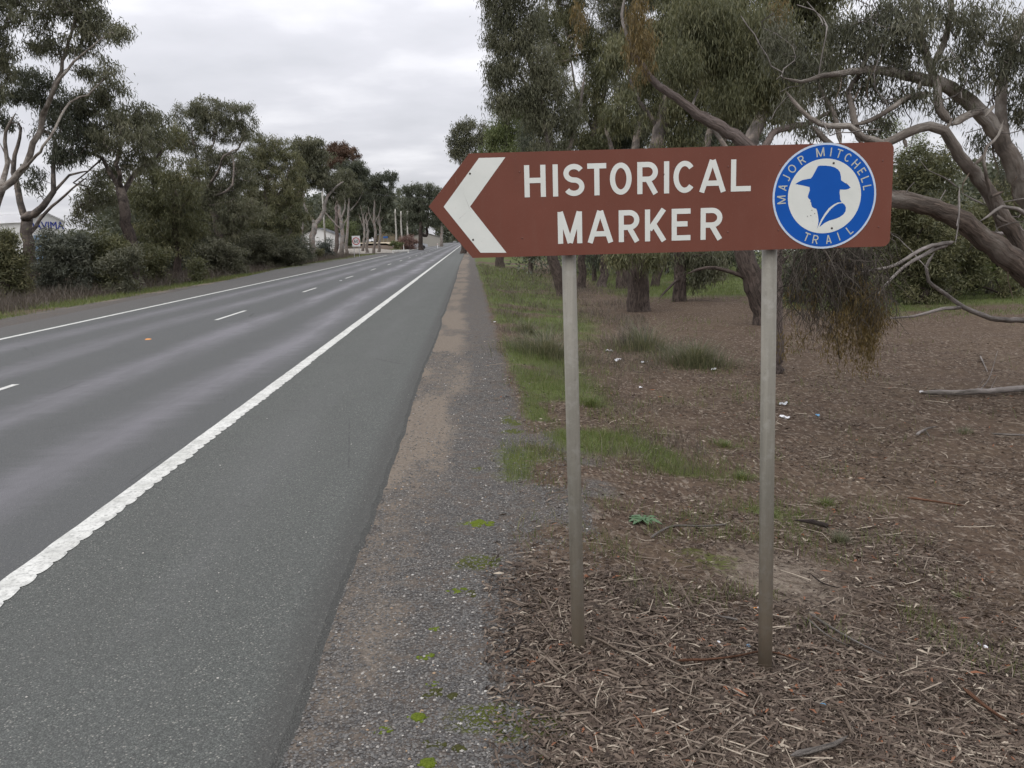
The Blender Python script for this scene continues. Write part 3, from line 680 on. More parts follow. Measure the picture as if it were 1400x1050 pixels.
LT('broad domed gum tree with a bare silvery limb in its crown', 300, 61,
   [([(302, 360), (298, 320), (288, 280), (275, 255)], .28, .18), ([(280, 262), (298, 235, -2), (305, 213, -3), (318, 206, -3), (332, 200, -3)], .12, .03), ([(285, 268), (310, 262, -1), (320, 240, -1), (318, 215, -1)], .10, .05),
    ([(275, 255), (268, 220), (262, 180)], .11, .05)],
   [(262, 158, 26, 18, 0), (285, 148, 24, 14, 0), (320, 155, 28, 18, 0), (332, 178, 20, 18, 0), (300, 175, 32, 20, 0), (255, 190, 26, 20, 0), (285, 220, 34, 24, 0), (320, 235, 30, 26, 0), (290, 260, 36, 24, 0), (270, 295, 30, 26, 1), (310, 300, 32, 28, 0), (340, 285, 24, 26, 0)],
   rt=.3, bark='box', leaf='grey', group=GL)
LT('dense rounded gum tree sloping down to the right above dark shrubs', 368, 74,
   [([(368, 358), (366, 320), (364, 280), (366, 240)], .28, .14), ([(364, 290), (342, 260), (335, 235)], .1, .04), ([(366, 280), (388, 255), (396, 230)], .1, .04)],
   [(362, 200, 26, 17, 0), (385, 205, 22, 14, 0), (345, 215, 24, 20, 0), (375, 225, 32, 20, 0), (405, 232, 16, 22, 0), (350, 250, 30, 24, 0), (392, 260, 28, 26, 0), (360, 285, 34, 24, 0), (405, 290, 20, 24, 0), (380, 310, 34, 24, 0), (340, 320, 26, 24, 0), (318, 335, 22, 18, -1)],
   rt=.3, bark='box', leaf='olive', group=GL)
LT('gum tree with a thick pale forked trunk at the end of the dark row', 426, 92,
   [([(427, 330), (431, 306)], .34, .28), ([(431, 306), (420, 290), (416, 280), (414, 262)], .18, .07), ([(432, 306), (442, 292), (445, 275), (456, 258), (470, 248)], .24, .08), ([(414, 330, 1), (414, 305, 1), (410, 290, 1)], .12, .05)],
   [(422, 197, 22, 10, 0), (415, 210, 20, 14, 0), (438, 215, 18, 14, 0), (425, 230, 24, 16, 0), (410, 245, 16, 18, 0), (440, 245, 22, 16, 0), (400, 262, 14, 20, 2), (460, 262, 18, 14, 1), (405, 310, 12, 14, 4)],
   rt=.4, bark='pale', leaf='grey', L=.30, W=.08, per=85, rc=.50, group=GL)
LT('pale trunked gum tree whose dead branches fan out bare above the shoulder', 467, 112,
   [([(467, 335), (468, 318), (466, 300), (462, 275), (460, 255)], .30, .14), ([(467, 315), (456, 303), (446, 292), (440, 285)], .10, .05), ([(468, 312), (474, 300), (480, 295)], .09, .04), ([(466, 300), (472, 280), (470, 258)], .13, .05), ([(462, 275), (452, 262), (449, 250)], .08, .04)],
   [(452, 250, 14, 12, 0), (468, 240, 16, 12, 0), (480, 255, 14, 12, 0)], rt=.3, bark='pale', leaf='grey', L=.30, W=.08, per=85, rc=.50, group=GL)
LT('gum tree crowned with rusty red leaves over the far shoulder', 458, 120,
   [([(461, 335), (460, 310), (461, 280), (464, 250), (466, 225)], .30, .12), ([(461, 280), (450, 262), (444, 245)], .12, .05), ([(463, 265), (478, 250), (484, 235)], .12, .05)],
   [(460, 203, 18, 9, 0), (475, 212, 17, 12, 0), (450, 215, 12, 12, 0), (460, 222, 14, 8, -1)], rt=.3, bark='rose', leaf='red', L=.32, W=.085, per=85, rc=.5, group=GL)
LT('green gum crown directly below the rusty red one', 474, 119,
   [([(474, 338), (475, 310), (477, 280), (478, 250)], .22, .10), ([(477, 290), (490, 275), (496, 262)], .1, .05)],
   [(478, 228, 18, 10, -1), (492, 232, 12, 14, 0), (465, 245, 18, 10, 0), (485, 250, 20, 12, 0), (497, 240, 8, 16, 0), (478, 268, 22, 12, 1)], rt=.3, bark='pale', leaf='dark', L=.32, W=.085, per=85, rc=.5, group=GL)
for (px, Y, top, lab, lbs) in ((512, 128, 262, 'slim white trunked gum right of the speed sign with drooping outer crown', [(515, 245, 16, 8, 0), (532, 240, 9, 6, 0), (537, 248, 5, 8, 0), (505, 252, 12, 10, 0), (520, 262, 14, 12, 0)]),
                               (502, 132, 285, 'slender gum tree with peeling trunk just behind the speed sign', [(500, 262, 14, 12, 0), (508, 280, 14, 12, 0)]),
                               (519, 136, 280, 'last gum tree of the slender cluster beside the side road', [(528, 275, 12, 14, 0), (518, 285, 12, 10, 0), (533, 262, 7, 8, 0)]),
                               (497, 140, 290, 'thin leaning gum tree at the back of the slender cluster', [(488, 270, 14, 12, 0), (480, 285, 14, 12, 0)])):
    LT(lab, px, Y, [([(px, 335), (px + 1, 315), (px - 1, 295), (px + 2, top)], .22, .10), ([(px, 310), (px - 6, 295), (px - 9, 282)], .08, .04), ([(px, 305), (px + 7, 290), (px + 9, 275)], .08, .04)], lbs, rt=.25, bark='pale', leaf='dark', L=.34, W=.09, per=85, rc=.52, group=GL)
LT('dark gum tree past the three bare poles near the end of the road', 577, 150,
   [([(575, 320), (576, 305), (575, 290), (572, 275)], .42, .2), ([(583, 322, 2), (584, 305, 2), (586, 290, 2)], .3, .15)],
   [(560, 258, 9, 6, 0), (572, 262, 16, 11, 0), (588, 262, 14, 11, 0), (560, 275, 12, 10, 0), (580, 280, 24, 14, 0), (598, 275, 12, 16, 0), (590, 298, 18, 12, 0), (565, 298, 14, 12, 0)], rt=.4, bark='dark', leaf='dark', L=.42, W=.12, per=80, rc=.75, group=GL)
LT('grey gum tree standing right over the far end of the road', 605, 210,
   [([(604, 318), (604, 300), (603, 290)], .4, .2)],
   [(600, 292, 12, 10, 0), (610, 300, 12, 10, 0), (620, 295, 14, 14, 0), (595, 305, 10, 8, 0)], rt=.4, bark='pale', leaf='grey', L=.45, W=.13, per=80, rc=.85, group=GL)
print('left trees', STAT[-1], sum(s[2] for s in STAT))

# ---- understorey shrubs left
def shrub(label, px, Y, lobes, leaf, group='shrubs under the trees across the road', L=.18, W=.05, per=100, rc=.35, base=385, cat='shrub', bark='dark'):
    f = foot_at(px, base, Y)
    zt = at(lobes[0][0], lobes[0][1], Y)
    s = Skel(f); k = Y / F_PX; T = []; tl = []
    for (cx_, cy_, rx, ry_, dY) in lobes:
        c_ = at(cx_, cy_, Y + dY); a, b = rx * k, ry_ * k; n = max(8, int(7.0 * (a * b + .4 * a * a) / (rc * rc)))
        T.append(lobe_points(c_, (a, min(a, 1.8), b), n)); tl.append(np.full(n, RNG.normal(.5, .1)))
    T = np.concatenate(T); tl = np.concatenate(tl) + RNG.normal(0, .08, len(T))
    gzv = gz(T[:, 0], T[:, 1]); dn = RNG.random(len(T)) < .5; T[:, 2] = np.where(dn, gzv + .1 + RNG.random(len(T)) * np.maximum(T[:, 2] - gzv, .2), T[:, 2]); T[:, 2] = np.maximum(T[:, 2], gzv + .12)
    s.grow(T, rt=.008, seg=.4, zpen=.6); rr = s.radii(.008)
    root = empty('shrub', f, label, cat, group)
    V, Fc, H = s.tubes(rr, foot_z=f[2]); place(link('stem', np_mesh('stem', V, Fc, dict(h=H, bk=s.bk), True), BARK[bark], root), f)
    V, Fc, tn = clump_leaves(T, rc, per, L, W, .1, tl, tri=Y > 29)
    o = place(link('foliage', np_mesh('foliage', V, Fc, dict(tone=tn)), LEAF[leaf], root), f); o['kind'] = 'stuff'
    STAT.append(('shrub', len(T), len(Fc)))
shrub('yellow green shrub at the left edge below the white shed', 5, 37, [(8, 335, 22, 22, 0), (-5, 350, 22, 24, 0), (22, 355, 18, 18, 0)], 'olive')
shrub('grey green shrub directly right of the forked gum trunk', 85, 39, [(75, 335, 26, 20, 0), (95, 345, 26, 22, 0), (70, 360, 24, 16, 0), (110, 330, 16, 12, 0)], 'bluish')
shrub('olive shrub left of the dark trunked gum', 140, 40, [(140, 335, 26, 16, 0), (155, 345, 24, 18, 0), (130, 355, 24, 18, 0)], 'olive')
shrub('low twiggy shrub at the foot of the dark trunked gum', 165, 37, [(160, 360, 22, 14, 0), (180, 350, 16, 14, 0)], 'dusk')
shrub('yellow flecked shrub between the two dark trunks', 215, 45, [(212, 350, 24, 18, 0), (200, 362, 18, 12, 0), (270, 360, 14, 8, 0)], 'olive')
shrub('dark green thicket under the broad domed gum', 300, 57, [(295, 345, 28, 18, 0), (318, 350, 22, 16, 0), (280, 355, 22, 14, 0)], 'dusk')
shrub('dark bushy thicket reaching the far shoulder', 360, 70, [(350, 335, 26, 20, 0), (375, 340, 28, 18, 0), (395, 345, 22, 14, 0), (330, 350, 20, 14, 0)], 'dusk')
shrub('rounded dark shrub ending the thicket left of the pale forked trunk', 400, 84, [(405, 335, 20, 16, 0), (415, 345, 16, 12, 0), (395, 325, 16, 14, 0)], 'dark', per=60, rc=.45)
shrub('silvery blue shrub between pale trunks left of the speed sign', 448, 106, [(448, 335, 10, 12, 0), (440, 340, 8, 9, 0)], 'blue', rc=.5, L=.2, W=.06)
shrub('bright green bush behind the pale trunks and a fence', 478, 160, [(478, 312, 14, 14, 0), (445, 312, 14, 14, 0)], 'fresh', rc=.8, L=.3, W=.09)
shrub('small grey shrub at the kerb beside the low white rail', 434, 100, [(432, 344, 8, 7, 0)], 'olive', rc=.4, L=.2, W=.05)
RB = 'reddish shrubs on the island by the side road'
shrub('wide reddish pink shrub below the three bare poles', 552, 166, [(548, 330, 9, 5, 0), (558, 327, 9, 6, 0), (565, 331, 7, 4, 0)], 'pink', RB, rc=.6, L=.22, W=.08)
shrub('low green and red shrub nearer the side road mouth', 542, 160, [(538, 332.5, 5, 2.5, 0), (546, 333.5, 6, 2, 0)], 'fresh', RB, rc=.45, L=.2, W=.08)
print('shrubs', sum(s[2] for s in STAT))

# far woodland masses
def wood(name, label, x0, x1, y0, y1, hmax, n, leaf='dark', L=.6, W=.2, hmin=0, cut=False):
    x = x0 + (x1 - x0) * RNG.random(n); y = y0 + (y1 - y0) * RNG.random(n)
    if cut: kp = x / y > -.435; x, y = x[kp], y[kp]; n = len(x)
    hm = np.where(x / np.maximum(y, 1) < -.40, 3.0, hmax) if cut else hmax
    top = hm * (.55 + .45 * vn(x, y, .09, 33)) * (.85 + .15 * vn(x, y, .4, 34)); z = gz(x, y) + hmin + (top - hmin) * RNG.random(n) ** .7
    V, Fc, tn = clump_leaves(np.stack([x, y, z], 1), 1.3, 12, L, W, .3, np.clip(vn(x, y, .15, 35), .2, .8), tri=True)
    o = link(name, np_mesh(name, V, Fc, dict(tone=tn)), LEAF[leaf]); tag(o, label, 'woodland', kind='stuff')
wood('woodland', 'dark woodland filling the gaps behind the trees across the road', -31, -19.5, 42, 104, 6.6, 6500, L=.42, W=.15, cut=True)
wood('woodland', 'grey green mass of gum foliage closing the row across the road', -25, -19, 52, 106, 8.6, 3400, leaf='grey', L=.38, W=.11, cut=True)
wood('woodland', 'distant bushland at the far end of the road', -60, -14, 230, 300, 17, 2500, L=1.2, W=.6)
wood('woodland', 'far bushland closing the view where the road bends away', -16, 24, 400, 440, 15, 900, L=1.5, W=.7)
wood('woodland', 'distant bushland line beyond the green field on the right', 4, 90, 95, 130, 11, 4200, L=.9, W=.4)
wood('woodland', 'low bushland behind the white shed', -110, -60, 130, 150, 5.0, 700, L=.9, W=.4)

wood('scrub', 'dark scrub behind the trunks seen under the sign', 3, 26, 44, 58, 4.2, 1500, L=.30, W=.09)
wood('scrub', 'olive scrub wall behind the sprawling gum on the right', 12.5, 30, 33, 44, 4.6, 1100, leaf='grey', L=.20, W=.045)
# ---- right side trees
def RT(label, foot, Y, limbs, lobes, **k):
    d = dict(rt=.2, bark='box', leaf='grey', L=.15, W=.030, per=110, rc=.34, droop=.85, group=GR, squash=1.1, tip=.007); d.update(k)
    d['n_k'] = 1.9 if Y < 80 else 1.2
    return tree('gum_tree', label, foot, Y, limbs, lobes, **d)
f = foot_at(633, 340, 105)
RT('distant gum tree peeking out above the arrow tip of the sign', f, 105, [([(634, 330), (634, 290), (636, 240), (640, 215)], .35, .12), ([(635, 250), (628, 215), (624, 195)], .1, .05)],
   [(628, 178, 12, 8, 0), (640, 172, 14, 10, 0), (622, 195, 12, 10, 0), (640, 195, 16, 12, 0), (628, 212, 12, 10, 0), (660, 185, 16, 16, 0), (650, 215, 16, 14, 0), (622, 208, 6, 12, 0)], L=.3, W=.09, per=80, rc=.6, tip=.015, droop=.6)
f = foot_at(683, 345, 60)
RT('gum tree behind the sign chevron with light green lower crown', f, 60, [([(684, 340), (686, 300), (690, 240), (692, 190), (700, 130)], .3, .12), ([(690, 240), (712, 200), (720, 160)], .12, .05)],
   [(690, 215, 26, 16, 0), (680, 180, 20, 18, 0), (705, 185, 24, 18, 0), (700, 150, 24, 18, 0), (725, 160, 20, 20, 0), (670, 205, 12, 12, 0), (715, 210, 22, 14, 0)], leaf='fresh', L=.2, W=.05, per=100, rc=.45, tip=.012)
f = foot_at(770, 405, 31)
RT('gum tree with dark trunk leaning left beside the left sign post', f, 31, [([(768, 380), (756, 352), (750, 300), (755, 240), (748, 180), (735, 120), (720, 60)], .22, .09), ([(755, 240), (778, 200), (790, 160), (800, 100)], .10, .04), ([(735, 130), (705, 95), (690, 50)], .06, .03)],
   [(690, 20, 28, 24, 0), (672, 55, 14, 20, 0), (700, 70, 26, 24, 0), (685, 105, 18, 20, 0), (720, 35, 26, 28, 0), (740, 85, 26, 26, 0), (690, 140, 22, 18, 0), (725, 130, 24, 22, 0), (760, 120, 22, 24, 0), (742, 165, 26, 22, 0), (775, 165, 24, 24, 0), (755, 205, 28, 18, 0), (700, -30, 50, 28, 0), (668, 5, 10, 18, 0), (674, 92, 8, 10, 0)], leaf='grey', L=.15, W=.030, per=125, rc=.34, tip=.009)
f = foot_at(796, 398, 36)
RT('straight thin trunked gum just right of the left sign post', f, 36, [([(796, 370), (797, 320), (800, 250), (812, 180), (830, 110)], .17, .08), ([(812, 180), (790, 130), (780, 80)], .07, .03)],
   [(800, 60, 28, 26, 0), (780, 20, 30, 24, 0), (820, 100, 26, 28, 0), (800, 140, 26, 24, 0), (830, 160, 26, 26, 0), (815, 200, 28, 18, 0), (790, 190, 20, 16, 0), (780, -30, 50, 26, 0), (748, 25, 22, 30, 2), (765, 75, 18, 30, 2), (740, 115, 16, 20, 2), (848, 60, 20, 30, 2)], leaf='olive', L=.15, W=.030, per=125, rc=.34, tip=.009)
f = foot_at(828, 398, 36)
RT('small forked gum trunk fourth from the left sign post', f, 37, [([(826, 380), (828, 340), (835, 280), (850, 220)], .2, .1)],
   [(845, 190, 24, 20, 0), (830, 225, 24, 14, 0), (865, 220, 26, 14, 0), (870, 175, 24, 22, 0)], leaf='dark', L=.15, W=.030, per=125, rc=.34, tip=.009)
f = foot_at(852, 396, 35)
RT('upright dark gum trunk close behind the thick flaky one', f, 35, [([(852, 375), (853, 340), (860, 260), (875, 160), (880, 80)], .26, .1), ([(870, 190), (900, 140), (915, 90)], .08, .03)],
   [(860, 120, 26, 26, 0), (880, 60, 30, 30, 0), (850, 30, 30, 26, 0), (900, 110, 26, 26, 0), (860, -10, 50, 24, 0), (890, 165, 26, 22, 0)], leaf='grey', L=.15, W=.030, per=125, rc=.34, tip=.009)
f = foot_at(873, 424, 24.5)
RT('thickest flaky barked gum trunk centred between the sign posts', f, 24.5, [([(874, 405), (872, 375), (876, 340), (890, 270), (900, 190), (920, 110), (930, 40)], .33, .12), ([(884, 300), (850, 260), (835, 200), (822, 150)], .10, .04), ([(900, 200), (930, 150), (960, 110)], .09, .04), ([(905, 180), (870, 130), (850, 70)], .07, .03)],
   [(905, 50, 30, 28, 0), (940, 90, 28, 28, 0), (930, 20, 34, 28, 0), (960, 140, 26, 28, 0), (915, 150, 26, 28, 0), (900, 215, 26, 16, 0), (850, 150, 22, 26, -1), (880, 100, 22, 24, 0), (930, 195, 28, 18, 0), (840, 75, 22, 28, -1), (855, 350, 24, 12, -1), (895, 352, 18, 12, -1), (970, 40, 30, 40, 0), (940, -25, 60, 24, 0)], leaf='olive', L=.15, W=.030, per=125, rc=.34)
f = foot_at(893, 392, 36)
RT('slanting brown gum trunk leaning right between the sign posts', f, 36, [([(895, 380), (905, 355), (925, 310), (945, 250)], .16, .1)],
   [(950, 215, 26, 20, 0), (925, 235, 24, 18, 0), (970, 180, 26, 28, 0), (985, 215, 22, 18, 0)], leaf='dark', L=.15, W=.030, per=125, rc=.34, tip=.009)
f = foot_at(931, 411, 27.5)
RT('narrow black gum trunk with leaves drooping low beside it', f, 27.5, [([(930, 390), (930, 355), (940, 300), (960, 220), (985, 130)], .2, .09), ([(931, 380), (915, 392, -1), (900, 410, -2)], .05, .03), ([(932, 352), (965, 348), (995, 362)], .06, .03), ([(960, 230), (1000, 180), (1020, 130)], .07, .03)],
   [(985, 100, 30, 34, 0), (1010, 60, 30, 34, 0), (1000, 150, 26, 26, 0), (960, 352, 30, 9, 0), (958, 376, 14, 14, 0), (975, 368, 14, 8, 0), (935, 352, 14, 8, 0), (1020, 160, 22, 24, 0), (980, -10, 60, 40, 0), (1005, 205, 20, 16, 0)], leaf='grey', L=.15, W=.030, per=125, rc=.34)
f = foot_at(1048, 444, 20)
RT('gum tree with rugged trunk leaning left half hidden by the right sign post', f, 20, [([(1040, 415), (1028, 385), (1020, 350), (1010, 290), (1015, 230), (1040, 160), (1060, 90)], .26, .12), ([(1034, 390), (1000, 372), (965, 366), (925, 380)], .06, .025), ([(1030, 385), (1055, 365), (1080, 350)], .12, .06), ([(1015, 240), (985, 190), (960, 160)], .08, .03), ([(1040, 160), (1080, 110), (1110, 60)], .08, .03)],
   [(1045, 50, 36, 36, 0), (1080, 90, 30, 30, 0), (1040, 120, 26, 26, 0), (1100, 40, 36, 36, 0), (1060, 150, 24, 22, 0), (1090, -20, 70, 40, 0), (1130, 90, 26, 26, 0), (1000, 30, 26, 40, 0)], leaf='olive', L=.15, W=.030, per=125, rc=.34)

for px_, py_, Y_, r_, dx_, lab_, lb_ in ((812, 392, 41, .10, 6, 'very thin gum trunk in the gap right of the left sign post', (815, 352, 18, 9)), (868, 388, 46, .13, -8, 'far thin gum trunk behind the thick flaky one', (872, 350, 20, 10)),
                                  (912, 388, 47, .11, 8, 'far slim gum trunk beside the black one', (915, 350, 22, 10)), (968, 388, 46, .12, -10, 'slim gum trunk standing at the paddock edge between the posts', (975, 352, 24, 12)), (1010, 392, 42, .12, 10, 'slim gum trunk just left of the rugged leaning one', (1000, 348, 24, 10)),
                                  (725, 368, 52, .14, -7, 'distant gum trunk left of the left sign post above the grass', (730, 346, 16, 7))):
    RT(lab_, foot_at(px_, py_, Y_), Y_, [([(px_, py_ - 15), (px_ + dx_ * .3, py_ - 50), (px_ + dx_, py_ - 110), (px_ + dx_ * 1.4, 200)], r_, .05)], [(lb_[0], lb_[1], lb_[2], lb_[3], 0), (px_ + dx_, 225, 24, 16, 0), (px_ + dx_ + 8, 185, 22, 20, 0)], leaf='dark', L=.16, W=.034, per=95, rc=.38)
# ---- the big sprawling tree on the right, its limbs modelled one by one
BY = 9.6
bf = foot_at(1520, 470, BY); big = empty('sprawling_gum_tree', bf, 'big sprawling gum with thick twisted grey limbs reaching in from the right edge', 'tree', GR)
def limb(pts, r0, r1, wob=.018, sides=None, bark='big', rough=.16, name='limb', parent=None, org=None, sub=.09):
    s = Skel(at(pts[0][0], pts[0][1], BY + (pts[0][2] if len(pts[0]) > 2 else 0)))
    s.poly([at(p[0], p[1], BY + (p[2] if len(p) > 2 else 0)) for p in pts[1:]], r0, r1, parent=0, sub=sub, wob=wob)
    rr = np.array([r0] + s.r[1:]); n = len(rr)
    for i in range(n): rr[i] *= 1 + .16 * (float(vn(i * .09, r0 * 90, 1, 5)) - .5) + .07 * (float(vn(i * .5, r0 * 70, 1, 6)) - .5)
    P0 = s.P[0]
    V, Fc, H = s.tubes(rr, sides=sides or (20 if r0 > .1 else None), rough=rough * .8, flare=False); H = V[:, 2] - bf[2]
    # close the broken end
    o = place(link(name, np_mesh(name, V, Fc, dict(h=H, bk=s.bk), True), BARK[bark], parent or big), org if org is not None else bf)
    BIGS.append(s); return s
BIGS = []
limb([(1520, 480), (1470, 425), (1400, 368), (1345, 325), (1290, 290), (1245, 274), (1200, 268), (1150, 262), (1110, 255), (1060, 262)], .175, .055, name='limb')
limb([(1560, 560, .3), (1480, 470, .3), (1420, 380, .3), (1392, 330, .3), (1368, 292, .3), (1345, 250, .2), (1318, 222, .1), (1302, 196), (1290, 178), (1270, 171), (1240, 183), (1212, 196), (1180, 205), (1140, 200), (1110, 172)], .145, .03, name='limb')
limb([(1500, 420, .8), (1440, 330, .8), (1400, 262, .7), (1374, 200, .6), (1345, 160, .5), (1318, 134, .5), (1292, 116, .4), (1262, 108, .3), (1230, 101, .2), (1190, 95, .2), (1150, 100, .2), (1120, 104), (1095, 112), (1070, 106)], .165, .012, name='limb')
limb([(1302, 172, .1), (1285, 150), (1282, 120, .2), (1272, 90, .4), (1262, 60, .4), (1252, 30, .4), (1256, -20, .4)], .055, .035, name='limb', sub=.12)
limb([(1272, 95, .4), (1290, 60, .5), (1300, 20, .5), (1302, -20, .5)], .045, .03, name='limb', sub=.12)
limb([(1374, 200, .6), (1368, 150, .7), (1372, 100, .8), (1390, 50, .9), (1410, 0, 1)], .07, .045, name='limb', sub=.12)
limb([(1302, 170, .1), (1330, 155, .3), (1349, 150, .5)], .05, .035, name='limb')
limb([(1275, 128, .2), (1240, 135, .1), (1215, 150), (1190, 165, .1), (1165, 172, .1)], .045, .02, name='limb', wob=.03)
limb([(1215, 198), (1180, 188, -.1), (1160, 172, -.2), (1120, 170, -.2), (1095, 150, -.2), (1075, 125, -.1)], .05, .018, name='limb', wob=.03)
limb([(1180, 200, .1), (1165, 150, .2), (1160, 125, .3), (1175, 100, .3), (1192, 60, .3)], .045, .02, name='limb', wob=.03)
limb([(1150, 200, .2), (1140, 155, .3), (1120, 115, .4), (1125, 90, .4)], .035, .018, name='limb', wob=.03)
# dead lower branches and drooping bare ones
limb([(1300, 332, -.1), (1270, 345, -.3), (1240, 362, -.4), (1215, 385, -.5), (1195, 410, -.6)], .030, .010, bark='dead', name='dead_branch')
limb([(1305, 330, -.1), (1262, 340, -.4), (1225, 362, -.6), (1180, 372, -.7), (1140, 380, -.8)], .030, .010, bark='dead', name='dead_branch')
limb([(1480, 430, 1.5), (1400, 437, 1), (1362, 436, .8), (1318, 420, .7), (1290, 400, .6), (1270, 385, .5), (1266, 365, .5), (1278, 345, .5)], .055, .016, bark='dead', name='dead_branch')
limb([(1318, 420, .7), (1285, 423, .5), (1250, 432, .5), (1210, 436, .4)], .028, .010, bark='dead', name='dead_branch')
limb([(1312, 255, -.2), (1312, 285, -.3), (1310, 310, -.3), (1306, 335, -.35)], .018, .006, bark='dead', name='dead_branch')
limb([(1312, 262, -.2), (1330, 272, -.3), (1350, 282, -.2)], .014, .007, bark='dead', name='dead_branch')
limb([(1312, 258, -.2), (1290, 242, -.3), (1268, 232, -.3), (1255, 215, -.3)], .012, .005, bark='dead', name='dead_branch')
limb([(1410, 300, .2), (1390, 285), (1370, 282), (1352, 295, -.1), (1340, 302, -.1)], .03, .014, bark='dead', name='dead_branch')
limb([(1400, 318, .9), (1340, 320, .7), (1325, 322, .6)], .03, .02, bark='dead', name='dead_branch')
limb([(1360, 290, .1), (1345, 215, -.1), (1365, 185, 0), (1372, 165, .1)], .025, .012, bark='big', name='dead_branch', wob=.03)
for px_, py_, a_, b_ in ((1330, 226, 16, -14), (1292, 178, 10, -16), (1380, 305, -18, -10), (1300, 292, 12, -12), (1345, 160, 14, -16), (1262, 108, -6, 14), (1395, 350, 14, -14), (1235, 188, 4, 13), (1372, 262, -16, 6)):
    limb([(px_, py_), (px_ + a_ * .5, py_ + b_ * .4), (px_ + a_, py_ + b_)], .032, .018, name='broken_stub', sub=.05)
# ribbons of peeling bark hanging from the limbs
Vr, Fr_ = [], []
for i in range(46):
    s_ = BIGS[RNG.integers(0, 6)]; p = s_.P[RNG.integers(4, len(s_.P) - 2)] + RNG.normal(0, .04, 3); l_ = RNG.uniform(.12, .5); w_ = RNG.uniform(.006, .016); a = RNG.random() * 6.28; sd_ = np.array([math.cos(a), math.sin(a), 0]); b = len(Vr)
    for k_ in range(6):
        c_ = p + np.array([.05 * math.sin(k_ * .9 + i), .05 * math.cos(k_ * .7 + i), -l_ * k_ / 5]); tw_ = sd_ * math.cos(k_ * .5) + np.array([-sd_[1], sd_[0], 0]) * math.sin(k_ * .5); Vr += [c_ - tw_ * w_, c_ + tw_ * w_ * (1 - k_ * .15)]
    Fr_ += [(b + 2 * k_, b + 2 * k_ + 1, b + 2 * k_ + 3, b + 2 * k_ + 2) for k_ in range(5)]
rb = place(link('bark_ribbons', np_mesh('bark_ribbons', Vr, Fr_, dict(tone=RNG.uniform(.3, .9, len(Vr)))), LITTER, big), bf); rb['kind'] = 'stuff'
# leaves and fine twigs for this tree
S = Skel(bf); S.P = []; S.par = []; S.r = []
for s_ in BIGS[:11]:
    for p, r in zip(s_.P, s_.r): S.P.append(p); S.par.append(-1); S.r.append(max(r, .0302))
S.r[0] = .2; anc = len(S.P)
T = []; tl = []
for (cx_, cy_, rx, ry_, dY) in [(1240, 40, 30, 40, 0), (1200, 60, 34, 40, .3), (1180, 110, 26, 22, .4), (1230, 95, 20, 10, .2), (1350, 40, 34, 34, .3), (1380, 80, 28, 30, .2), (1335, 95, 22, 26, .2), (1310, 70, 18, 16, .3), (1400, 130, 24, 40, .6),
                              (1160, 40, 36, 50, .5), (1130, 120, 24, 24, .5), (1100, 90, 26, 30, .4), (1085, 140, 20, 20, .3), (1290, 88, 18, 18, -.1), (1200, 172, 14, 14, .3), (1390, 160, 20, 16, .8), (1260, 128, 16, 10, 0), (1060, 60, 26, 40, .6), (1110, 180, 20, 14, .2), (1215, 130, 22, 12, .5), (1300, 150, 16, 14, .6), (1350, 190, 18, 20, .9), (1150, 150, 22, 14, .6), (1395, 60, 20, 40, .2), (1270, 15, 26, 20, .3), (1320, 20, 26, 22, .2), (1240, 70, 24, 20, .5), (1225, 10, 30, 24, .2), (1380, 230, 20, 24, 1.2)]:
    c_ = at(cx_, cy_, BY + dY); k = BY / F_PX; a, b = rx * k, ry_ * k; n = max(6, int(7.0 * (a * b + .3 * a * a) / (.17 * .17)))
    T.append(lobe_points(c_, (a, a * 1.6, b), n)); tl.append(np.full(n, RNG.normal(.5, .1)))
T = np.concatenate(T); tl = np.concatenate(tl) + RNG.normal(0, .1, len(T))
def grow_on(S, T, rt, seg, zpen=.4):
    n0 = len(S.P); S.grow(T, rt=rt, seg=seg, wob=.09, zpen=zpen)
    n = len(S.P); acc = np.zeros(n)
    for i in range(n - 1, n0 - 1, -1):
        if acc[i] == 0: acc[i] = rt ** 2.3
        acc[S.par[i]] += acc[i]
    rr = acc ** (1 / 2.3); rr[:n0] = 0
    Vs, Fs, H, base = [], [], [], 0
    kids = {}
    for i in range(n0, n): kids.setdefault(S.par[i], []).append(i)
    starts = [(k, p) for p, ks in kids.items() if p < n0 for k in ks]
    while starts:
        i, frm = starts.pop(); ch = [frm, i]
        while ch[-1] in kids:
            ks = sorted(kids[ch[-1]], key=lambda k: -rr[k]); starts += [(k, ch[-1]) for k in ks[1:]]; ch.append(ks[0])
        pts = np.array([S.P[k] for k in ch]); r = np.array([rr[k] for k in ch]); r[0] = r[1]; r = np.minimum(r, .03)
        ns = 5 if r.max() > .012 else 3; tg = np.gradient(pts, axis=0); tg /= np.linalg.norm(tg, axis=1, keepdims=True) + 1e-9
        u = np.cross(tg[0], (.3, .5, .81)); u /= np.linalg.norm(u); ang = np.arange(ns) * 2 * math.pi / ns; m = len(pts)
        for j in range(m):
            u = u - tg[j] * (u @ tg[j]); u /= np.linalg.norm(u) + 1e-9; v = np.cross(tg[j], u)
            Vs.append(pts[j] + (np.cos(ang)[:, None] * u + np.sin(ang)[:, None] * v) * r[j]); H += [pts[j][2]] * ns
        I = base + np.arange(m * ns).reshape(m, ns); Fs.append(np.stack([I[:-1], np.roll(I[:-1], -1, 1), np.roll(I[1:], -1, 1), I[1:]], -1).reshape(-1, 4)); base += m * ns
    return np.concatenate(Vs), np.concatenate(Fs), np.array(H)
bare_T = []
for s_ in BIGS[:11]:
    for k_ in range(3, len(s_.P) - 1, 2):
        if s_.P[k_][0] / s_.P[k_][1] < .66: bare_T.append(s_.P[k_] + RNG.normal(0, 1, 3) * np.array([.45, .35, .40]))
n_bare0 = len(S.P)
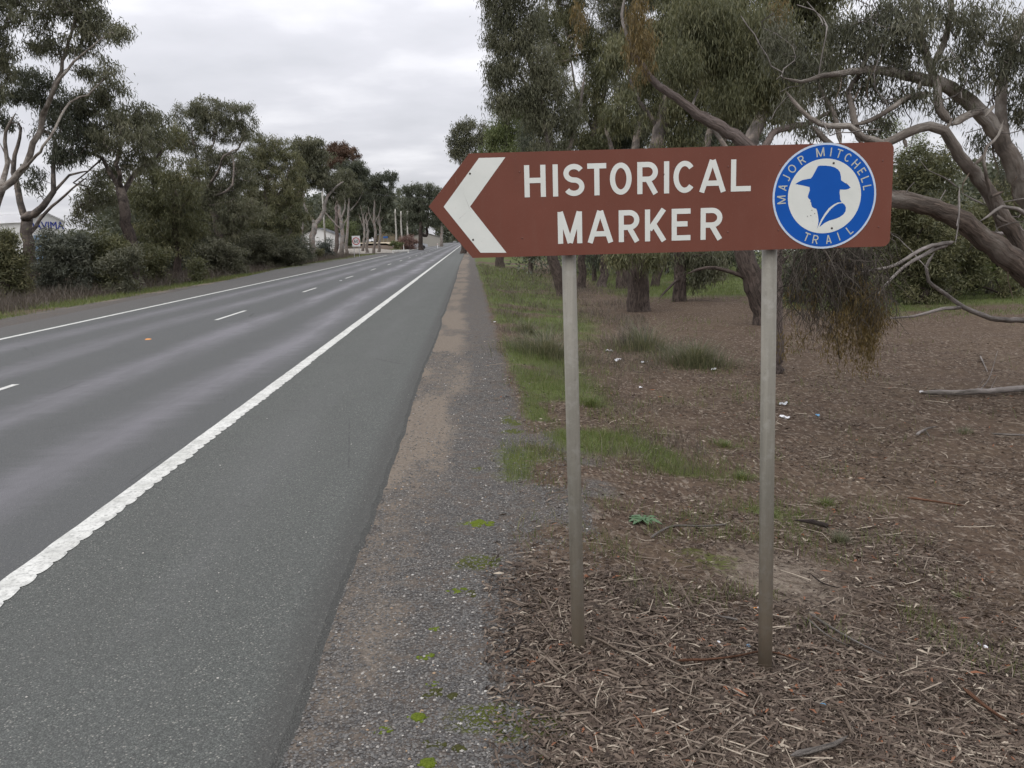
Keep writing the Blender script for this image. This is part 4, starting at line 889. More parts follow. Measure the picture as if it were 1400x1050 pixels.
extra = [at(px_, py_, BY + RNG.normal(.3, .3)) for px_, py_ in zip(RNG.uniform(1040, 1390, 48), RNG.uniform(-10, 190, 48))]
V0, F0, H0 = grow_on(S, np.concatenate([np.array(extra), np.array(bare_T)]), .0065, .11)
bt = place(link('bare_twigs', np_mesh('bare_twigs', V0, F0, dict(h=H0, bk=V0), True), BARK['dead'], big), bf); bt['kind'] = 'stuff'
V, Fc, H = grow_on(S, T, .0035, .16)
tw = place(link('twigs', np_mesh('twigs', V, Fc, dict(h=H, bk=V), True), BARK['big'], big), bf); tw['kind'] = 'stuff'
V, Fc, tn = clump_leaves(T, .17, 78, .085, .012, .75, tl, 1.0)
o = place(link('crown', np_mesh('crown', V, Fc, dict(tone=tn)), LEAF['dusk'], big), bf); o['kind'] = 'stuff'
print('big', len(T), len(Fc))

# the long pale limb and amber foliage high over the sign
Y2 = 13.0
f2 = foot_at(1056, 510, Y2)
def tlimb(pts, r0, r1, Y, root, org, bark, name, wob=.02):
    s = Skel(at(pts[0][0], pts[0][1], Y)); s.poly([at(p[0], p[1], Y + (p[2] if len(p) > 2 else 0)) for p in pts[1:]], r0, r1, parent=0, sub=.10, wob=wob)
    rr = np.array([r0] + s.r[1:]) 
    for i in range(len(rr)): rr[i] *= 1 + .28 * (float(vn(i * .23, r0 * 70, 1, 15)) - .5)
    V, Fc, H = s.tubes(rr, rough=.14, sides=12, flare=False); return place(link(name, np_mesh(name, V, Fc, dict(h=V[:, 2] - org[2], bk=s.bk), True), BARK[bark], root), org)
lt = empty('arching_gum_tree', f2, 'gum with a long pinkish grey limb slanting up left over the sign lettering', 'tree', GR)
tlimb([(1056, 520), (1057, 440), (1056, 350), (1052, 262), (1036, 214), (1002, 186), (970, 166), (945, 150), (925, 132), (900, 118), (888, 104), (876, 88), (860, 70)], .17, .045, Y2, lt, f2, 'rose', 'trunk')
tlimb([(876, 88), (868, 70), (858, 50), (850, 20), (856, -10)], .03, .015, Y2, lt, f2, 'dead', 'limb')
tlimb([(945, 148), (952, 130, .4), (958, 115, .5)], .02, .01, Y2, lt, f2, 'dead', 'limb')
tlimb([(1052, 30), (1064, 45), (1085, 62), (1094, 80)], .03, .02, Y2, lt, f2, 'dead', 'limb')
tlimb([(1040, 212), (1060, 180, .3), (1100, 170, .5), (1140, 150, .6)], .06, .03, Y2, lt, f2, 'rose', 'limb')
def hang(T, n, ln, name, mat, root, org, L, W, tonem, tw_n=1):
    """vertical strings of leaves hanging from the points T"""
    C_ = []
    for q in T:
        l = ln * (.4 + .8 * RNG.random())
        for j in range(n): C_.append(q + np.array([RNG.normal(0, .05), RNG.normal(0, .05), -l * j / n]))
    C_ = np.array(C_); V, Fc, tn = clump_leaves(C_, .05, 5, L, W, .95, np.clip(RNG.normal(tonem, .15, len(C_)), 0, 1), 1.2)
    o = place(link(name, np_mesh(name, V, Fc, dict(tone=tn)), mat, root), org); o['kind'] = 'stuff'; return o
Ta = np.concatenate([lobe_points(at(c[0], c[1], Y2 - .2), (c[2] * Y2 / F_PX, .3, c[3] * Y2 / F_PX), c[4]) for c in ((872, 10, 16, 22, 26), (868, 50, 12, 18, 16), (790, 8, 10, 14, 9), (1065, 0, 12, 10, 9), (884, 40, 8, 24, 14))])
hang(Ta, 8, .55, 'amber_foliage', LEAF['amber'], lt, f2, .09, .012, .5)
Tc = np.concatenate([lobe_points(at(c[0], c[1], Y2 + c[4]), (c[2] * Y2 / F_PX, .5, c[3] * Y2 / F_PX), c[5]) for c in ((930, 90, 20, 22, .4, 60), (985, 60, 30, 40, .6, 110), (1030, 100, 24, 40, .6, 90), (1000, 135, 22, 18, .5, 50), (960, 20, 40, 24, .5, 90), (1075, 120, 20, 24, .5, 50), (1050, 40, 26, 24, .5, 50))])
V, Fc, tn = clump_leaves(Tc, .28, 95, .095, .013, .9, RNG.normal(.5, .13, len(Tc)), 1.2)
o = place(link('crown', np_mesh('crown', V, Fc, dict(tone=tn)), LEAF['olive'], lt), f2); o['kind'] = 'stuff'

# the hanging tangle of dead twigs with amber leaves behind the right end of the sign
TY = 8.6
tf = at(1145, 262, TY)
def tangle():
    root = empty('hanging_twig_tangle', tf, 'tangle of dead grey twigs with amber leaves hanging below the round blue emblem', 'hanging twigs')
    Vs, Fs, H, base = [], [], [], 0; ends = []
    def tube(pts, r0, r1):
        nonlocal base
        pts = np.array(pts); m = len(pts); ns = 3; tg = np.gradient(pts, axis=0); tg /= np.linalg.norm(tg, axis=1, keepdims=True) + 1e-9
        u = np.cross(tg[0], (.31, .52, .2)); u /= np.linalg.norm(u) + 1e-9; ang = np.arange(ns) * 2 * math.pi / ns
        for j in range(m):
            u = u - tg[j] * (u @ tg[j]); u /= np.linalg.norm(u) + 1e-9; v = np.cross(tg[j], u); r = r0 + (r1 - r0) * j / (m - 1)
            Vs.append(pts[j] + (np.cos(ang)[:, None] * u + np.sin(ang)[:, None] * v) * r); H.extend([1.5] * ns)
        I = base + np.arange(m * ns).reshape(m, ns); Fs.append(np.stack([I[:-1], np.roll(I[:-1], -1, 1), np.roll(I[1:], -1, 1), I[1:]], -1).reshape(-1, 4)); base += m * ns
    def wander(p, d, n, step, r0, sag):
        pts = [p]
        for j in range(n):
            d = d + RNG.normal(0, .28, 3) + np.array([0, 0, -sag]); d = d / np.linalg.norm(d); pts.append(pts[-1] + d * step)
        tube(pts, r0, r0 * .4); return pts
    for i in range(84):
        p = at(RNG.normal(1138, 29), RNG.uniform(300, 375), TY + RNG.normal(0, .25)); d = np.array([RNG.normal(0, .9), RNG.normal(0, .5), -.4]); d /= np.linalg.norm(d)
        a = wander(p, d, 7, .07, .008, .16)
        for k in range(6):
            q = a[RNG.integers(2, len(a))]; b = wander(q, np.array([RNG.normal(0, .8), RNG.normal(0, .6), -.6]), 6, .055, .0042, .22)
            for m in range(2):
                c_ = wander(b[RNG.integers(2, len(b))], np.array([RNG.normal(0, .7), RNG.normal(0, .5), -.5]), 5, .045, .0024, .3); ends.append(c_[-1])
    V = np.concatenate(Vs); Fc = np.concatenate(Fs)
    o = place(link('twigs', np_mesh('twigs', V, Fc, dict(h=np.array(H), bk=V), False), BARK['dead2'], root), tf); o['kind'] = 'stuff'
    Tm = np.concatenate([np.stack([at(px, py, TY + RNG.normal(0, .2)) for px, py in zip(RNG.normal(c[0], c[2], c[4]), RNG.normal(c[1], c[3], c[4]))]) for c in ((1190, 420, 7, 22, 46), (1168, 405, 12, 18, 40), (1180, 445, 10, 20, 34), (1142, 440, 8, 18, 22), (1120, 390, 14, 16, 14), (1206, 410, 6, 10, 8), (1093, 455, 3, 8, 4), (1070, 460, 2, 8, 3))])
    hang(Tm, 9, .30, 'amber_foliage', LEAF['amber'], root, tf, .05, .008, .42)
    hs, ht = [], []
    for q in Tm:
        l = .34 * (.5 + .8 * RNG.random()); wander(q, np.array([0, 0, -1.0]), 6, l / 6, .0022, .6); wander(q + RNG.normal(0, .03, 3), np.array([0, 0, -1.0]), 6, l / 5, .002, .5)
BARK['dead2'] = bark_mat('bark_dead_twig', (.050, .042, .034), (.066, .056, .046), 0, 1, (.10, .085, .07))
tangle()
# thicker stems inside the tangle
def stems():
    root = bpy.data.objects['hanging_twig_tangle']
    for pts, r0 in (([(1150, 262), (1128, 320), (1130, 350), (1138, 375)], .035), ([(1128, 330), (1100, 352), (1085, 372), (1078, 400)], .014), ([(1140, 345), (1160, 372), (1168, 410)], .014), ([(1130, 350), (1140, 390), (1143, 440), (1148, 500)], .009), ([(1060, 262), (1090, 300), (1118, 340)], .02)):
        s = Skel(at(pts[0][0], pts[0][1], TY)); s.poly([at(p[0], p[1], TY) for p in pts[1:]], r0, r0 * .35, parent=0, sub=.08, wob=.02)
        V, Fc, H = s.tubes(np.array([r0] + s.r[1:]), sides=6, rough=.1); place(link('stem', np_mesh('stem', V, Fc, dict(h=H * 0 + 1, bk=s.bk), True), BARK['dead2'], root), tf)
stems()

# shrubs and background on the right
GB = 'shrubs behind the sprawling gum'
shrub('large olive shrub filling the gap right of the sign', 1260, 24, [(1250, 235, 40, 30, 0), (1290, 230, 26, 26, 0), (1330, 300, 30, 30, 1), (1245, 300, 44, 36, 0), (1280, 330, 40, 30, 0), (1380, 270, 30, 40, 1), (1215, 330, 26, 26, 1), (1330, 345, 30, 22, 1), (1250, 360, 40, 20, 0), (1385, 330, 26, 30, 2)], 'olive', GB, L=.13, W=.032, rc=.30, per=120, base=380)
shrub('pale olive shrub glimpsed above the top right corner of the sign', 1215, 34, [(1215, 178, 26, 20, 0), (1195, 195, 20, 12, 0), (1250, 200, 26, 22, 1)], 'fresh', GB, L=.16, W=.035, rc=.45, per=70, base=385)
shrub('bright green rounded bush beneath the thick limb', 1300, 27, [(1285, 345, 34, 20, 0), (1320, 350, 28, 16, 0), (1255, 360, 20, 12, 0), (1350, 360, 26, 12, 1)], 'fresh', GB, L=.12, W=.032, rc=.26, per=110, base=385)
shrub('dark drooping shrub behind the right sign post', 1085, 26, [(1090, 365, 22, 20, 0), (1110, 340, 30, 24, 0), (1170, 350, 26, 24, 0)], 'dark', GB, L=.12, W=.030, rc=.3, per=100, base=385)
# ------------------------------------------------------------------ tufts, sticks, moss cushions
def tuft(label, px, py, n, h, wd, spread, mat, group, cat='grass tuft', name='grass_tuft', sx=1.0):
    p = G(px, py); a = RNG.random(n) * 6.283; r = spread * (1.35 if n >= 500 else 1) * np.minimum(1.8, np.abs(RNG.normal(0, .7, n))); x = p[0] + np.cos(a) * r * sx; y = p[1] + np.sin(a) * r
    root = empty(name, p, label, cat, group)
    b = RNG.normal(0, .5, n) + a; hh = h * (.20 + .85 * RNG.random(n) ** 1.3) * np.clip(1.05 - .45 * r / spread, .3, 1) * (.6 + .7 * vn(x, y, 5, 31))
    s = np.stack([-np.sin(b), np.cos(b), np.zeros(n)], 1); l = np.stack([np.cos(b), np.sin(b), np.zeros(n)], 1) * (hh * (.25 + 1.0 * RNG.random(n)))[:, None]
    P = np.stack([x, y, gz(x, y) - .01], 1); up = np.zeros((n, 3)); up[:, 2] = hh; w2 = np.full(n, wd)[:, None] / 2
    V = np.stack([P - s * w2, P + s * w2, P + up * .62 + l * .3 + s * w2 * .8, P + up * .62 + l * .3 - s * w2 * .8, P + up * .95 + l], 1); b5 = np.arange(n)[:, None] * 5
    Fc = np.concatenate([b5 + np.array([0, 1, 2]), b5 + np.array([0, 2, 3]), b5 + np.array([3, 2, 4])])
    tn = np.clip(RNG.normal(.45, .28, n), 0, 1)
    o = place(link('blades', np_mesh('blades', V.reshape(-1, 3), Fc, dict(tone=np.repeat(tn, 5))), mat, root), p); o['kind'] = 'stuff'
TG = 'grass tufts on the verge'
LEAF['tuss'] = leaf_mat('blade_tussock', (.050, .062, .034), (.105, .115, .068), (.26, .225, .155), .35)
tuft('dark green tussock standing left of the left sign post beside the gravel', 745, 487, 1500, .60, .008, .50, LEAF['tuss'], TG)
tuft('small dark tussock behind the big one at the gravel edge', 722, 455, 500, .35, .008, .25, LEAF['tuss'], TG)
tuft('widest reedy tussock between the two sign posts', 950, 500, 1700, .55, .008, .48, LEAF['tuss'], TG, sx=1.2)
tuft('thin grey tussock just left of the widest reedy one', 880, 478, 1000, .55, .008, .55, LEAF['tuss'], TG, sx=1.3)
tuft('faint dry tussock farthest back between the posts', 860, 470, 500, .5, .008, .6, LEAF['dry'], TG)
tuft('blue green tuft lying over a dark stick right of the right post', 1148, 742, 420, .13, .003, .06, LEAF['tuss'], TG)
tuft('bright green grass tuft above the blue green one', 1128, 690, 360, .10, .003, .09, LEAF['grass'], TG)
tuft('vivid green tuft close left of the right post', 1015, 655, 500, .12, .004, .12, LEAF['grass'], TG)
tuft('low green tuft up slope of the vivid one beside the right post', 990, 610, 500, .12, .004, .16, LEAF['grass'], TG)
tuft('tiny green sprout near the right edge of the photo', 1310, 818, 70, .07, .004, .025, LEAF['grass'], TG)
tuft('small green tuft in the ditch litter far right of the post', 1235, 955, 40, .03, .003, .03, LEAF['grass'], TG)
tuft('bright tuft behind the left post on the grass patch', 808, 555, 300, .18, .005, .12, LEAF['grass'], TG)
tuft('brown dry tuft of fine stalks right of the left post', 868, 830, 130, .15, .0016, .10, LEAF['dry'], TG)
tuft('single upright green blade tuft touching the left post', 803, 800, 16, .06, .004, .012, LEAF['grass'], TG)
tuft('grey green tuft in the open litter under the fallen branch', 1320, 592, 160, .14, .005, .10, LEAF['tuss'], TG)

# broad leaved weed
def weed(label, px, py, n, L, W):
    p = G(px, py); root = empty('weed_rosette', p, label, 'weed')
    for i in range(n):
        a = i * 2.4 + RNG.normal(0, .2); l = L * (.6 + .5 * RNG.random()); bm = bmesh.new(); pv = None
        for k, (u, wd) in enumerate(((0, .15), (.25, .5), (.4, .35), (.6, 1), (.78, .6), (1, .1))):
            c_ = Vector((u * l, 0, .02 * math.sin(u * 3) + .01)); q = (bm.verts.new(c_ + Vector((0, W * wd / 2, .006))), bm.verts.new(c_), bm.verts.new(c_ - Vector((0, W * wd / 2, -.006))))
            if pv: bm.faces.new((pv[0], pv[1], q[1], q[0])); bm.faces.new((pv[1], pv[2], q[2], q[1]))
            pv = q
        o = link('leaf', bm_mesh('leaf', bm, True), WEED, root); o.rotation_euler = (0, 0, a)
WEED = simple('weed_leaf', (.060, .115, .050), .5, .4, .3, 60)
weed('green broad leaved weed rosette between the two posts', 880, 715, 13, .13, .045)

def stick(label, pts, r0, r1, bark='dead', lift=.012, name='fallen_stick', subs=(), cat='stick', group='fallen sticks around the sign'):
    if r0 < .02: r0 *= 1.35; r1 *= 1.35
    P = [G(*q[:2]) for q in pts]
    P = [p + np.array([0, 0, (q[2] if len(q) > 2 else lift) + r0 * 1.1 + .012]) for p, q in zip(P, pts)]
    s = Skel(P[0]); s.poly(P[1:], r0, r1, parent=0, sub=max(.03, r0 * 3), wob=.012)
    rr = np.array([r0] + s.r[1:]); 
    for sp, a, b in subs:
        Q = [G(*q[:2]) + np.array([0, 0, q[2]]) if len(q) > 2 else G(*q[:2]) for q in sp]
        s.poly(Q, a, b, sub=max(.03, a * 3), wob=.012)
    rr = np.array([r0] + s.r[1:])
    V, Fc, H = s.tubes(rr, sides=8 if r0 > .012 else 5, rough=.2, flare=False); org = P[0]
    if subs:
        root = empty(name, org, label, cat, group); place(link('wood', np_mesh('wood', V, Fc, dict(h=H * 0 + .5, bk=s.bk), True), BARK[bark], root), org)
    else:
        V = V - org; o = link(name, np_mesh(name, V, Fc, dict(h=H * 0 + .5, bk=s.bk), True), BARK[bark]); o.location = org; tag(o, label, cat, group)
BARK['tan'] = bark_mat('bark_tan', (.20, .155, .12), (.22, .17, .13), 0, 1, (.30, .25, .20))
BARK['rust'] = bark_mat('bark_rust', (.15, .075, .045), (.17, .09, .055), 0, 1, (.22, .14, .09))
BARK['blk'] = bark_mat('bark_black', (.030, .024, .022), (.04, .03, .028), 0, 1, (.06, .05, .04))
stick('long pale fallen branch with upright twigs at the right edge', [(1258, 542), (1300, 543), (1350, 541), (1400, 537), (1440, 536)], .030, .045, subs=(([(1338, 540, .05), (1352, 528, .12), (1362, 512, .35)], .008, .003), ([(1352, 540, .04), (1362, 530, .15)], .006, .003), ([(1334, 538, .03), (1345, 530, .12)], .005, .002)), cat='branch')
stick('curved pale stick running right from the foot of the left post', [(800, 876), (820, 884), (845, 898), (868, 912), (885, 922)], .0055, .0025, 'tan')
stick('knobbly pale stick ending behind the left post', [(735, 822), (745, 828), (753, 845), (757, 855)], .0045, .003, 'tan')
stick('short pale stick pointing at the left post from the lower left', [(745, 905), (755, 918), (768, 930), (776, 932)], .006, .004, 'tan')
stick('branched pale stick below and left of the left post', [(776, 942), (785, 955), (800, 968), (812, 978)], .005, .002, 'tan')
stick('dark and pale stick across the mossy soil between the posts', [(890, 742), (905, 732), (925, 725), (960, 726), (995, 723)], .006, .005, 'dead')
stick('long thin stick left of the left post reaching the gravel', [(682, 828), (700, 830), (714, 838)], .005, .004, 'tan')
stick('straight pale twig right of the left post foot', [(858, 862), (872, 885), (890, 908), (905, 922)], .004, .002, 'tan')
stick('rusty bark strip running behind the right post foot', [(925, 912), (975, 910), (1010, 905), (1048, 899), (1095, 912)], .005, .003, 'rust')
stick('long brown stick down right of the right post', [(1105, 845), (1135, 865), (1175, 888), (1212, 905)], .005, .003, 'dead')
stick('parallel thin stick beside the long brown one', [(1100, 850), (1130, 875), (1165, 893)], .003, .002, 'dead')
stick('straight tan stick near the bottom right', [(1150, 980), (1158, 998), (1167, 1018)], .005, .004, 'tan')
stick('dark branched stick at the bottom right of the post', [(1080, 1046), (1110, 1038), (1140, 1030), (1158, 1018)], .009, .005, 'dead')
stick('pale yellow straw stick at the bottom centre', [(935, 1048), (955, 1035), (974, 1020)], .0035, .0025, 'tan')
stick('dark charred stick under the blue green tuft', [(1086, 720), (1110, 722), (1132, 728)], .016, .012, 'blk')
stick('thin curved dark twig on the bare orange soil', [(1107, 790), (1125, 804), (1150, 811)], .003, .002, 'blk')
stick('reddish bark slab at the lower right edge', [(1315, 950), (1345, 975), (1380, 1000)], .008, .004, 'rust')
stick('pale forked twig lying in the litter far right', [(1340, 490), (1350, 512)], .01, .004, 'dead')
stick('grey gnarled twig in the open litter right of the post', [(1252, 600), (1265, 592), (1280, 588)], .012, .006, 'dead', subs=(([(1265, 592, .03), (1272, 598, .0)], .007, .004),))
stick('long horizontal pale stick at the right edge', [(1355, 598), (1380, 599), (1410, 600)], .009, .007, 'dead')
stick('slim pale twig lower down the gravel edge', [(726, 1030), (740, 1040), (752, 1050)], .005, .004, 'tan')
stick('thin twig pointing to the gravel low in the photo', [(712, 998), (722, 1012), (735, 1024)], .002, .0015, 'tan')
stick('brown strip of bark in the middle litter right of the post', [(1240, 686), (1280, 692), (1320, 698)], .008, .004, 'rust')
stick('pale stick among the litter at the lower right', [(1170, 855), (1200, 868), (1240, 885)], .004, .003, 'tan')
stick('leaning pale stick pair in litter between the posts', [(930, 808), (940, 826), (948, 838)], .006, .004, 'tan')
stick('short grey stick left of the right post', [(980, 850), (995, 853), (1008, 856)], .006, .005, 'dead')
stick('dark twig at the left of the leaf litter', [(715, 875), (708, 895), (690, 910)], .003, .003, 'blk')
# many smaller twigs: stuff
x, y = scatter(6500, lambda y, u: .2 + u * (.75 * y + .2), (2.1, 14), litter_density, 1.2); n = len(x)
Vt, Ft = [], []; b0 = 0
for i in range(n):
    L_ = RNG.uniform(.06, .28); a = RNG.random() * 6.283; r = RNG.uniform(.0012, .0032) * (1 + .05 * y[i]); z = float(gz(x[i], y[i])) + .008 + .012 * RNG.random(); kx, ky = RNG.normal(0, .12, 2) * L_
    d = np.array([math.cos(a), math.sin(a), 0]); s_ = np.array([-d[1], d[0], 0]); dz = RNG.normal(0, .06) * L_
    for j, (u, rk) in enumerate(((-.5, 1), (0, .9), (.5, .5))):
        c_ = np.array([x[i], y[i], z + dz * u]) + d * L_ * u + s_ * (kx if j == 1 else 0)
        for k in range(3): Vt.append(c_ + (s_ * math.cos(k * 2.094) + np.array([0, 0, math.sin(k * 2.094)])) * r * rk)
    for j in range(2):
        for k in range(3): Ft.append((b0 + j * 3 + k, b0 + j * 3 + (k + 1) % 3, b0 + j * 3 + 3 + (k + 1) % 3, b0 + j * 3 + 3 + k))
    b0 += 9
tn = np.repeat(np.clip(RNG.normal(.72, .16, n), 0, .96), 9)
tag(link('twig_litter', np_mesh('twig_litter', Vt, Ft, dict(tone=tn)), LITTER), 'small dry twigs strewn through the leaf litter', 'twigs', kind='stuff')

# moss cushions
t = NT('moss'); mn = t.noise(120, 4, .7); t.fin(t.ramp(mn, (.3, (.055, .070, .010)), (.55, (.115, .150, .018)), (.75, (.17, .20, .04))), .95, .1); t.bump(mn, 1, .01); MOSS = t.m
t = NT('moss_olive'); mn = t.noise(120, 4, .7); t.fin(t.ramp(mn, (.3, (.030, .030, .014)), (.55, (.060, .062, .020)), (.75, (.10, .10, .035))), .95, .1); t.bump(mn, 1, .01); MOSS2 = t.m
def moss(label, px, py, rpx, m, flat=.35):
    p = G(px, py); d = math.hypot(p[0], math.hypot(p[1], CAM_H)); r = rpx * d / F_PX; rnd = random.Random(px * 7 + py); bm = bmesh.new()
    nd = 9 if flat < .25 else 6
    for k in range(nd):
        rr_ = r * (.9 if (k == 0 and flat >= .25) else rnd.uniform(.22, .48)); a = rnd.random() * 6.28; q = 0 if k == 0 else rnd.uniform(.45, 1.1) * r
        q_ = bmesh.ops.create_icosphere(bm, subdivisions=2, radius=1)['verts']; cx_, cy_ = q * math.cos(a) * 1.2, q * math.sin(a) * .9
        for v in q_:
            kk = 1 + .35 * (float(vn(v.co.x * 2.3 + px + k, v.co.y * 2.3 + py, 1, 3)) - .5)
            v.co = Vector((cx_ + v.co.x * rr_ * kk, cy_ + v.co.y * rr_ * kk, v.co.z * rr_ * max(.25, flat) * kk + .0015 * (rnd.random() - .5)))
    o = link('moss_cushion', bm_mesh('moss_cushion', bm, True), m); o.location = p; tag(o, label, 'moss', 'moss cushions on the gravel')
moss('brightest plump moss cushion low on the gravel', 571, 981, 12, MOSS)
moss('wide dull olive moss patch just above the brightest cushion', 600, 950, 17, MOSS2, .15)
moss('bright moss cushion at the bottom edge of the photo', 585, 1044, 13, MOSS, .3)
moss('green moss patch right of the brightest cushion', 600, 1015, 13, MOSS2, .2)
moss('small olive cushion right of the green moss patch', 625, 1023, 9, MOSS2, .3)
moss('small yellow green cushion beside the leaf litter at the bottom', 744, 1035, 8, MOSS, .4)
moss('small bright moss dot halfway up the gravel', 595, 860, 6, MOSS, .3)
moss('moss streak above the wide olive patch', 583, 897, 9, MOSS, .2)
moss('brown olive moss mound left of the litter', 648, 813, 12, MOSS2, .2)
moss('yellow green moss beside the brown olive mound', 625, 808, 10, MOSS, .15)
moss('low moss mat at the far gravel edge', 660, 715, 18, MOSS, .1)
moss('small moss dot left of the low mat', 640, 773, 10, MOSS2, .12)
moss('thin moss smear on the gravel left of the brightest cushion', 522, 1000, 10, MOSS, .12)
moss('moss speck right of the upper moss streak', 590, 935, 7, MOSS, .2)

# litter scraps
PAPER = simple('paper_white', (.68, .68, .69), .6, .3, .1, 60); BLUEP = simple('plastic_blue', (.14, .36, .58), .4, .5, .15, 60); SILV = simple('foil_grey', (.36, .37, .38), .35, .6, .3, 80); REDL = simple('leaf_rust', (.20, .075, .045), .6, .3, .3, 60)
def scrap(label, px, py, wpx, m, seed, name='litter_scrap', cat='litter'):
    p = G(px, py); d = math.hypot(p[1], CAM_H); s_ = wpx * d / F_PX; rnd = random.Random(seed); bm = bmesh.new(); g = 5
    vs = [[bm.verts.new(((i / (g - 1) - .5) * s_ * (1 + .3 * rnd.random()), (j / (g - 1) - .5) * s_ * .7, .006 + rnd.random() * s_ * .35)) for i in range(g)] for j in range(g)]
    for j in range(g - 1):
        for i in range(g - 1):
            if (i, j) not in ((0, 0), (g - 2, g - 2)): bm.faces.new((vs[j][i], vs[j][i + 1], vs[j + 1][i + 1], vs[j + 1][i]))
    o = link(name, bm_mesh(name, bm), m); o.location = p; o.rotation_euler = (0, 0, rnd.random() * 3); tag(o, label, cat, 'scraps of rubbish in the litter')
for i, (lab, px, py, wp, m) in enumerate((('white paper scrap close right of the right post', 1074, 573, 13, PAPER), ('crumpled silvery wrapper just above the white paper by the right post', 1071, 554, 14, SILV), ('small light blue scrap right of the white paper', 1118, 569, 7, BLUEP),
    ('white scrap at the tip of the long fallen branch', 1262, 538, 9, PAPER), ('white scrap right of the tussock between the posts', 976, 506, 8, PAPER), ('white crumpled tissue in the grass between the posts', 844, 494, 10, PAPER),
    ('pale wrapper right of the crumpled tissue', 880, 497, 9, SILV), ('tan white strip above the crumpled tissue', 833, 481, 9, PAPER), ('whitish lump of tissue in the litter at lower right', 1343, 886, 12, PAPER), ('sky blue plastic scrap in the litter right of the post foot', 1123, 966, 10, BLUEP),
    ('pale blue wrapper left of the right post foot', 1022, 885, 9, BLUEP), ('clear white plastic bit left of the pale blue wrapper', 978, 882, 11, PAPER), ('white scrap on the distant gravel edge', 676, 441, 4, PAPER), ('small white scrap in the verge grass', 876, 531, 6, PAPER))): scrap(lab, px, py, wp, m, i)
scrap('rust red curled leaf between the posts', 915, 886, 9, REDL, 40, 'fallen_leaf', 'leaf'); scrap('red leaf at the very foot of the left post', 796, 897, 9, REDL, 41, 'fallen_leaf', 'leaf')
bm = bmesh.new(); cyl(bm, (0, 0, 0), (.052, 0, .0), .004, .004, 10); cg = link('cigarette_butt', bm_mesh('cigarette_butt', bm), PAPER); cg.location = G(1035, 834) + np.array([0, 0, .012]); cg.rotation_euler = (0, 0, .1); tag(cg, 'white cigarette butt with orange end touching the right post', 'cigarette')
bm = bmesh.new(); cyl(bm, (-.02, 0, 0), (0, 0, .0), .0041, .0041, 10); link('filter_tip', bm_mesh('filter_tip', bm), simple('filter_orange', (.55, .22, .05), .7), cg)
# orange raised pavement marker
bm = bmesh.new(); box(bm, -.05, .05, -.05, .05, 0, .018)
for v in bm.verts:
    if v.co.z > .01: v.co.x *= .7; v.co.y *= .6
pm = link('road_marker', bm_mesh('road_marker', bm), simple('marker_orange', (.62, .26, .07), .5)); pm.location = G(203, 467) * np.array([1, 1, 0]); tag(pm, 'small orange raised marker on the road near the centre line', 'road marker')
bm = bmesh.new(); box(bm, -.05, .05, -.05, .05, 0, .018); pm = link('road_marker', bm_mesh('road_marker', bm), PAPER); pm.location = G(466, 385) * np.array([1, 1, 0]); tag(pm, 'small white raised marker farther along the centre line', 'road marker')

# ------------------------------------------------------------------ the big sign
SX, SY, SAZ = -.16, 3.58, -.04
sign = empty('direction_sign', (SX, SY, 0), 'brown arrow shaped HISTORICAL MARKER sign on two grey posts beside the gravel', 'road sign', rz=SAZ)
t = NT('sign_brown'); n1 = t.noise(3, 4, .6); n2 = t.noise(90, 4, .7); cbr = t.ramp(n1, (.3, (.138, .046, .029)), (.7, (.162, .055, .036)))
cbr = t.mix(t.mapr(n2, .62, .75, 0, .35), cbr, (.20, .10, .075)); strk = t.noise(14, 5, .7, t.co((1.2, 1, .12))); cbr = t.mix(t.mapr(strk, .58, .74, 0, .25), cbr, (.10, .05, .04)); drip = t.noise(9, 6, .75, t.co((2.2, 1, .35))); cbr = t.mix(t.mapr(drip, .52, .72, 0, .16), cbr, (.19, .105, .080)); cbr = t.mix(t.mapr(t.noise(260, 2, .5), .66, .74, 0, .5), cbr, (.26, .20, .17)); t.fin(cbr, t.mapr(drip, .4, .65, .42, .7), .25); BROWN = t.m
t = NT('sign_white'); n1 = t.noise(6, 4, .6); n2 = t.noise(120, 3, .7); cw = t.ramp(n1, (.3, (.60, .62, .57)), (.7, (.70, .71, .66))); cw = t.mix(t.mapr(n2, .64, .74, 0, .35), cw, (.38, .37, .32))
sv = t.voro(2.3, 'DISTANCE_TO_EDGE'); cw = t.mix(t.mapr(sv, 0, .006, .0, 0), cw, (.3, .3, .28)); t.fin(cw, .40, .4); WHITE = t.m
BLUE = simple('sign_blue', (.003, .080, .37), .5, .2, .06, 8); CREAM = simple('sign_cream', (.46, .47, .40), .5, .4, .15, 200); RIM = simple('sign_rim', (.50, .58, .68), .4, .4, .08, 60)
ALU = simple('sign_alu', (.34, .34, .33), .45, .5, .1, 20)
